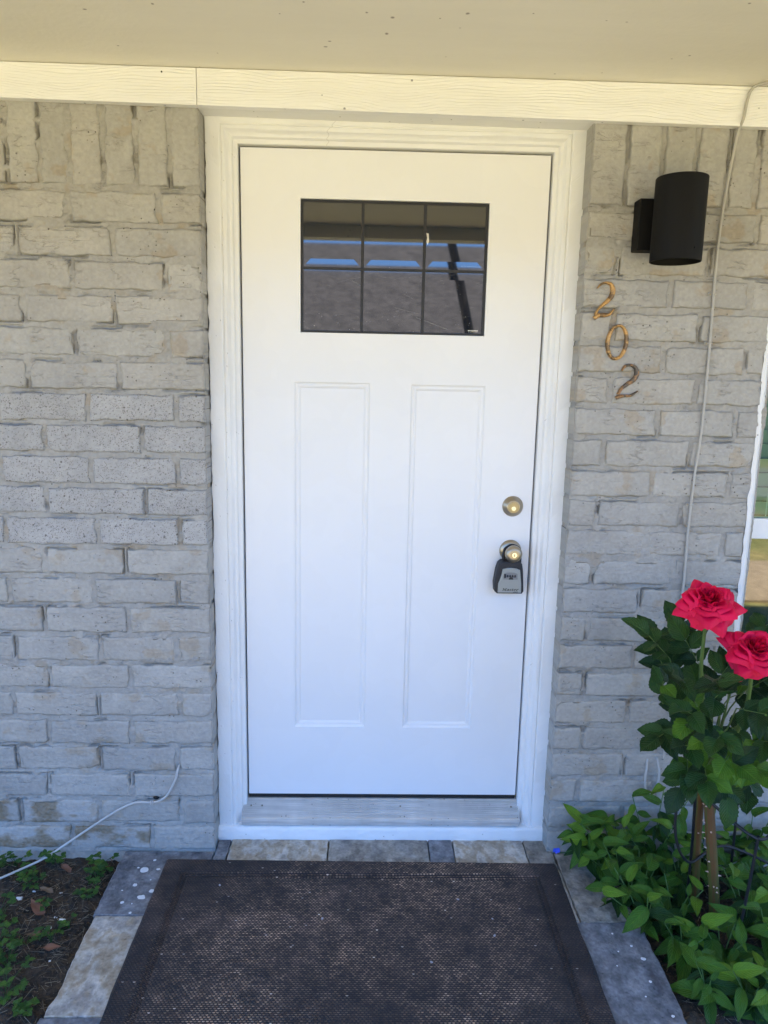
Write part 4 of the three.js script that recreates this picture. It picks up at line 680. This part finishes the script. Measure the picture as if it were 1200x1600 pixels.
// leafy plants of the right-hand bed
{
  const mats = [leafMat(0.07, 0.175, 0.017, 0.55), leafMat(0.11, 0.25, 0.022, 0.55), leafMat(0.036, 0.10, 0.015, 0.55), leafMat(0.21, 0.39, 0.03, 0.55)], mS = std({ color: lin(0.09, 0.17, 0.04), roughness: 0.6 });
  const geos = [0, 1, 2, 3].map((k) => leafGeo(0.094, 0.033 + 0.003 * k, { lance: true, fold: 0.25 + 0.1 * k, curl: 0.3 + 0.22 * k, s: k, wave: 0.1, twist: 0.25 * (k - 1.5) }));
  const places = [[0.655, 0.168, 4, 0.17, 'leafy plant with one blue flower at the mat corner'], [0.748, 0.225, 5, 0.22, 'leafy plant leaning over the corner of the grey slate', -0.9], [0.752, 0.33, 5, 0.2, 'leafy plant hanging over the middle of the grey slate', -0.8], [0.765, 0.43, 4, 0.17, 'leafy plant hanging over the joint of grey and dark slate', -0.7], [0.76, 0.16, 4, 0.24, 'leafy plant against the bricks beside the blue flowered plant'], [0.865, 0.19, 5, 0.31, 'tallest leafy plant against the bricks left of the rose trunk'], [0.80, 0.30, 4, 0.2, 'leafy plant spilling over the grey slate edge'], [0.93, 0.27, 4, 0.17, 'leafy plant tucked behind the rose trunk'], [0.86, 0.40, 4, 0.17, 'leafy plant left of the foot of the rose trunk'], [0.83, 0.53, 4, 0.15, 'leafy plant beside the dark slate slab edge'], [0.93, 0.55, 5, 0.17, 'leafy plant in front of the rose trunk'], [1.06, 0.42, 4, 0.22, 'leafy plant right of the rose trunk'], [1.16, 0.30, 4, 0.24, 'leafy plant right of the rose near the window wall'], [1.06, 0.56, 4, 0.2, 'leafy plant at the right edge in front of the wire support'], [0.83, 0.68, 4, 0.12, 'low leafy plant at the front corner of the dark slate slab'], [0.93, 0.70, 4, 0.13, 'low leafy plant at the front of the bed'], [1.02, 0.70, 4, 0.16, 'low leafy plant at the front right of the bed'], [1.2, 0.16, 4, 0.22, 'leafy plant against the bricks under the window'], [1.02, 0.19, 4, 0.2, 'leafy plant against the bricks behind the rose']];
  for (const [x, z, ns, h, label, bias = 0] of places) {
    const y0 = x < 0.74 ? 0 : soilR(x, z), base = v3(x, y0, z), t = thing('leafy_plant', label, 'plant', base.toArray(), 'leafy plants in the bed right of the porch'), stems = [];
    if (x < 0.74) { stems.push(taperTube([[0.745 - x, -0.04, 0.02], [0.70 - x, 0.03, 0.01], [0, 0.05, 0]], 0.0026, 0.002, 8, 5)); }
    for (let s = 0; s < ns; s++) {
      const a = s / ns * 6.283 + rr(-0.5, 0.5), lean = rr(0.25, 0.75), H = h * rr(0.62, 1.05), d = v3(Math.cos(a), 0, Math.sin(a)), y1 = x < 0.74 ? 0.045 : -0.01;
      d.x += bias; if (z < 0.25 && d.z < 0) d.z *= 0.3;
      const pts = [v3(0, y1, 0), d.clone().multiplyScalar(lean * H * 0.3).add(v3(0, H * 0.5, 0)), d.clone().multiplyScalar(lean * H * 0.8).add(v3(0, H, 0))], c = new THREE.CatmullRomCurve3(pts); stems.push(taperTube(pts.map((p) => p.toArray()), 0.0022, 0.0014, 8, 5));
      const nl = Math.max(5, Math.round(H / 0.032));
      for (let i = 0; i < nl; i++) {
        const u = 0.25 + 0.75 * i / (nl - 1), p = c.getPointAt(u), b = a + i * 2.5 + rr(-0.4, 0.4), ld = v3(Math.cos(b), rr(-0.75, 0.45) + (i === nl - 1 ? 0.7 : 0), Math.sin(b) + 0.25);
        if (z < 0.22 && ld.z < -0.2) ld.z = rr(0, 0.6);
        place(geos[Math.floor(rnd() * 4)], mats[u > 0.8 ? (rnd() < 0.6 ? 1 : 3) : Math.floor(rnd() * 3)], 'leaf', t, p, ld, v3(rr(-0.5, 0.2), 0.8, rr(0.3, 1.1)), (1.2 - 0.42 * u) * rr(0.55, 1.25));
      }
    }
    local(t, 'stem', mergeGeometries(stems), mS);
    if (x < 0.7) { // the blue flower
      const p = v3(0.548 - x, 0.072, 0.215 - z), mF = phy({ color: lin(0.06, 0.10, 0.62), roughness: 0.6, side: THREE.DoubleSide }); const f = new THREE.Group(); f.name = 'blue_flower'; f.position.copy(p); t.add(f);
      const pg = leafGeo(0.017, 0.019, { pow: 0.6, fold: 0.1, curl: 0.2, tip: 1.05 });
      for (const d of [v3(-0.5, 0.8, 0.35), v3(0.55, 0.75, 0.35), v3(0, -0.6, 0.8)]) place(pg, mF, 'petal', f, v3(0, 0, 0), d, v3(0, 0.2, 1), d.y < 0 ? 0.5 : 1);
      local(f, 'stalk', taperTube([[0, 0, 0], [0.03, -0.02, -0.02], [-p.x * 0.9, -p.y + 0.06, -p.z * 0.9]], 0.0013, 0.0016, 8, 5), mS);
    }
  }
}
// small weeds, chips and dead leaves on the left soil
{
  const mats = [leafMat(0.11, 0.25, 0.03, 0.55), leafMat(0.075, 0.18, 0.025, 0.55), leafMat(0.15, 0.30, 0.035, 0.55)], lg = [leafGeo(0.016, 0.0125, { pow: 0.75, curl: 0.3, tip: 1.1 }), leafGeo(0.022, 0.010, { pow: 0.8, curl: 0.4, tip: 1.4 })];
  const W = [[-1.186, 0.15, 1.2, 'against the wall at the far left'], [-1.067, 0.15, 1.15, 'against the wall beside the pale cable'], [-1.119, 0.2, 1, 'under the pale cable'], [-0.905, 0.16, 1.3, 'in the corner of wall and dark slate'], [-0.90, 0.22, 1.1, 'beside the dark slate corner'], [-0.90, 0.285, 1.0, 'beside the dark slate edge'], [-1.10, 0.25, 1.0, 'left of the brown dead leaf'], [-1.117, 0.40, 1.4, 'at the left edge of the picture, middle'], [-1.02, 0.36, 0.7, 'beside the white stone chip'], [-1.01, 0.57, 1.4, 'biggest patch near the lower left corner'], [-0.975, 0.66, 1.3, 'in the lower left corner'], [-0.93, 0.49, 0.9, 'beside the tan slate edge'], [-0.905, 0.43, 0.8, 'between the white chips and the slate'], [-0.90, 0.72, 1.0, 'at the bottom beside the slate corner'], [-1.0, 0.49, 1.0, 'left of the small pale chips'], [-1.06, 0.52, 1.3, 'cut by the left edge of the picture'], [-1.04, 0.60, 1.2, 'at the far lower left']];
  for (const [x, z, sc, where] of W) {
    const t = thing('weed', 'small green weed ' + where, 'weed', [x, soilL(x, z) - 0.002, z], 'weeds on the left soil'), n = Math.round(7 * sc), stems = [];
    for (let i = 0; i < n; i++) { const a = rr(0, 6.28), r = rr(0.006, 0.04) * sc, h = rr(0.01, 0.045) * sc, p = v3(Math.cos(a) * r, h, Math.sin(a) * r); if (z < 0.17) p.z = Math.abs(p.z) * 0.8; stems.push(taperTube([[0, 0, 0], [p.x * 0.4, h * 0.7, p.z * 0.4], p.toArray()], 0.0011, 0.0007, 5, 4)); for (let k = 0; k < (sc > 0.9 ? 3 : 2); k++) { const b = a + (k - 1) * 1.5 + rr(-0.3, 0.3); place(lg[rnd() < 0.7 ? 0 : 1], mats[Math.floor(rnd() * 3)], 'leaf', t, p, v3(Math.cos(b), rr(0, 0.4), Math.sin(b)), v3(0, 1, 0.3), rr(0.8, 1.25) * (0.75 + 0.25 * sc)); } }
    local(t, 'stem', mergeGeometries(stems), mats[1]);
  }
  const mChip = std({ color: lin(0.72, 0.71, 0.69), roughness: 0.7 }), C = [[-1.104, 0.302, 0.009, 'largest white chip on the soil near the left edge'], [-0.936, 0.403, 0.008, 'round white chip on the soil beside the slate'], [-0.966, 0.428, 0.0085, 'long white chip left of the round chip'], [-1.075, 0.27, 0.005, 'grey white chip above the largest chip'], [-0.99, 0.275, 0.005, 'small cream chip on the middle of the soil'], [-0.912, 0.545, 0.004, 'tiny white chip beside the tan slate'], [-0.962, 0.385, 0.0045, 'small white chip above the long chip']];
  for (const [x, z, r, label] of C) { const pts = []; for (let i = 0; i < 14; i++) { const a = rr(0, 6.28), b = rr(-1, 1); pts.push(v3(Math.cos(a) * r * rr(0.7, 1.4), b * r * 0.5, Math.sin(a) * r * rr(0.5, 1))); } const m = new THREE.Mesh(new ConvexGeometry(pts), mChip); m.name = numbered('stone_chip'); m.position.set(x, soilL(x, z) + r * 0.35, z); m.castShadow = m.receiveShadow = true; m.userData = { label, category: 'stone chip', group: 'white chips on the left soil' }; scene.add(m); }
  const mDead = [std({ color: lin(0.20, 0.085, 0.045), roughness: 0.8, side: THREE.DoubleSide }), std({ color: lin(0.16, 0.10, 0.055), roughness: 0.8, side: THREE.DoubleSide })];
  [[-1.015, 0.185, 0.05, 'reddish dead leaf near the wall on the left soil'], [-1.03, 0.282, 0.045, 'tan dead leaf right of the largest white chip'], [-1.03, 0.375, 0.075, 'long brown dead leaf on the left soil'], [-0.985, 0.455, 0.055, 'brown dead leaf left of the tan slate'], [-0.915, 0.512, 0.05, 'curled brown dead leaf beside the tan slate']].forEach(([x, z, L, label], i) => { const m = new THREE.Mesh(leafGeo(L, L * 0.42, { fold: 0.35, curl: -0.25, wave: 0.15, s: i }), mDead[i % 2]); m.name = numbered('dead_leaf'); m.rotation.set(-Math.PI / 2 + 0.1, 0, rr(0.8, 2.4)); m.position.set(x + L * 0.4, soilL(x, z) + 0.008, z); m.castShadow = m.receiveShadow = true; m.userData = { label, category: 'dead leaf', group: 'dead leaves on the left soil' }; scene.add(m); });
}

// ------------------------------------------------------------------ across the street: what the panes mirror
{
  const shMap = rep(tex(1024, (u, v) => { const j = Math.floor(v * 20), i = Math.floor(u * 30 + (j & 1 ? 0.5 : 0) + hash(j, 1, 3) * 0.4), h = hash(((i % 30) + 30) % 30, j, 5), n = (fbm(u * 12, v * 12, 801, 4, 12) - 0.5) * 40; const e = ((v * 20) % 1) < 0.1 ? -22 : 0, t = 72 + h * 22 + n * 0.7 + e; return [t, t * 0.95, t * 0.92]; }), 3);
  const t = thing('neighbour_house', 'low house with grey shingle roof across the street', 'house', [0, 0, 16.5]);
  const g = new THREE.BufferGeometry(), P = [], U = []; const R = (a, b, c, d) => { for (const q of [a, b, c, a, c, d]) { P.push(...q); U.push(q[0], q[1] * 1.4 + q[2]); } };
  R([-14, 2.35, 13.2], [-14, 5.0, 18], [16, 5.0, 18], [16, 2.35, 13.2]); R([-14, 5.0, 18], [-14, 2.35, 22.8], [16, 2.35, 22.8], [16, 5.0, 18]);
  g.setAttribute('position', new THREE.Float32BufferAttribute(P, 3)); g.setAttribute('uv', new THREE.Float32BufferAttribute(U, 2)); g.computeVertexNormals();
  part(t, 'roof', g, std({ map: shMap, roughness: 0.95 }));
  const mWallN = std({ color: lin(0.42, 0.34, 0.27), roughness: 0.9 });
  part(t, 'wall', box(-13.5, 15.5, -0.1, 2.5, 13.9, 22.2), mWallN);
  part(t, 'fascia', box(-14, 16, 2.22, 2.36, 13.17, 13.21), mTrim);
  const gd = part(t, 'garage_door', box(-6, -1, -0.05, 2.1, 13.83, 13.89), mTrim); for (let k = 1; k < 4; k++) local(gd, 'groove', box(-6, -1, -0.05 + k * 0.53, -0.03 + k * 0.53, 13.815, 13.828), mConcrete);
  for (const x of [1.5, 5.5, 9.5]) { const w = part(t, 'window', box(x, x + 1.6, 0.8, 2.05, 13.84, 13.89), mTrim); local(w, 'glass', box(x + 0.08, x + 1.52, 0.88, 1.97, 13.82, 13.838), phy({ color: lin(0.02, 0.02, 0.025), roughness: 0.05 })); }
  const dr = part(t, 'door', box(3.6, 4.55, -0.05, 2.05, 13.84, 13.89), std({ color: lin(0.16, 0.04, 0.03), roughness: 0.5 })); local(dr, 'handle', new THREE.SphereGeometry(0.04, 12, 8).translate(3.72, 1, 13.81), mNickel);
}
{
  const t = thing('small_tree', 'slender leaning tree on the front lawn', 'tree', [1.36, -0.055, 4.6]);
  local(t, 'trunk', taperTube([[0, -0.05, 0], [-0.22, 0.9, 0], [-0.5, 2.0, 0], [-0.68, 2.75, 0.02], [-0.95, 3.7, 0.1]], 0.055, 0.035, 24, 10), std({ color: lin(0.035, 0.03, 0.03), roughness: 0.9 }));
  const lf = leafGeo(0.11, 0.06, {}), gs = []; for (let i = 0; i < 2200; i++) { const a = rr(0, 6.28), b = Math.acos(rr(-1, 1)), r = Math.cbrt(rnd()), q = lf.clone(); q.rotateX(rr(-1.5, 1.5)); q.rotateY(rr(0, 6.28)); const k = 0.75 + 0.5 * vn(a * 2, b * 3, 9); q.translate(-0.9 + Math.cos(a) * Math.sin(b) * r * 0.95 * k, 4.15 + Math.cos(b) * r * 0.75 * k, 0.1 + Math.sin(a) * Math.sin(b) * r * 0.95 * k); gs.push(q); }
  local(t, 'crown', mergeGeometries(gs), leafMat(0.06, 0.13, 0.03, 0.6));
}
renderer.render(scene, camera);
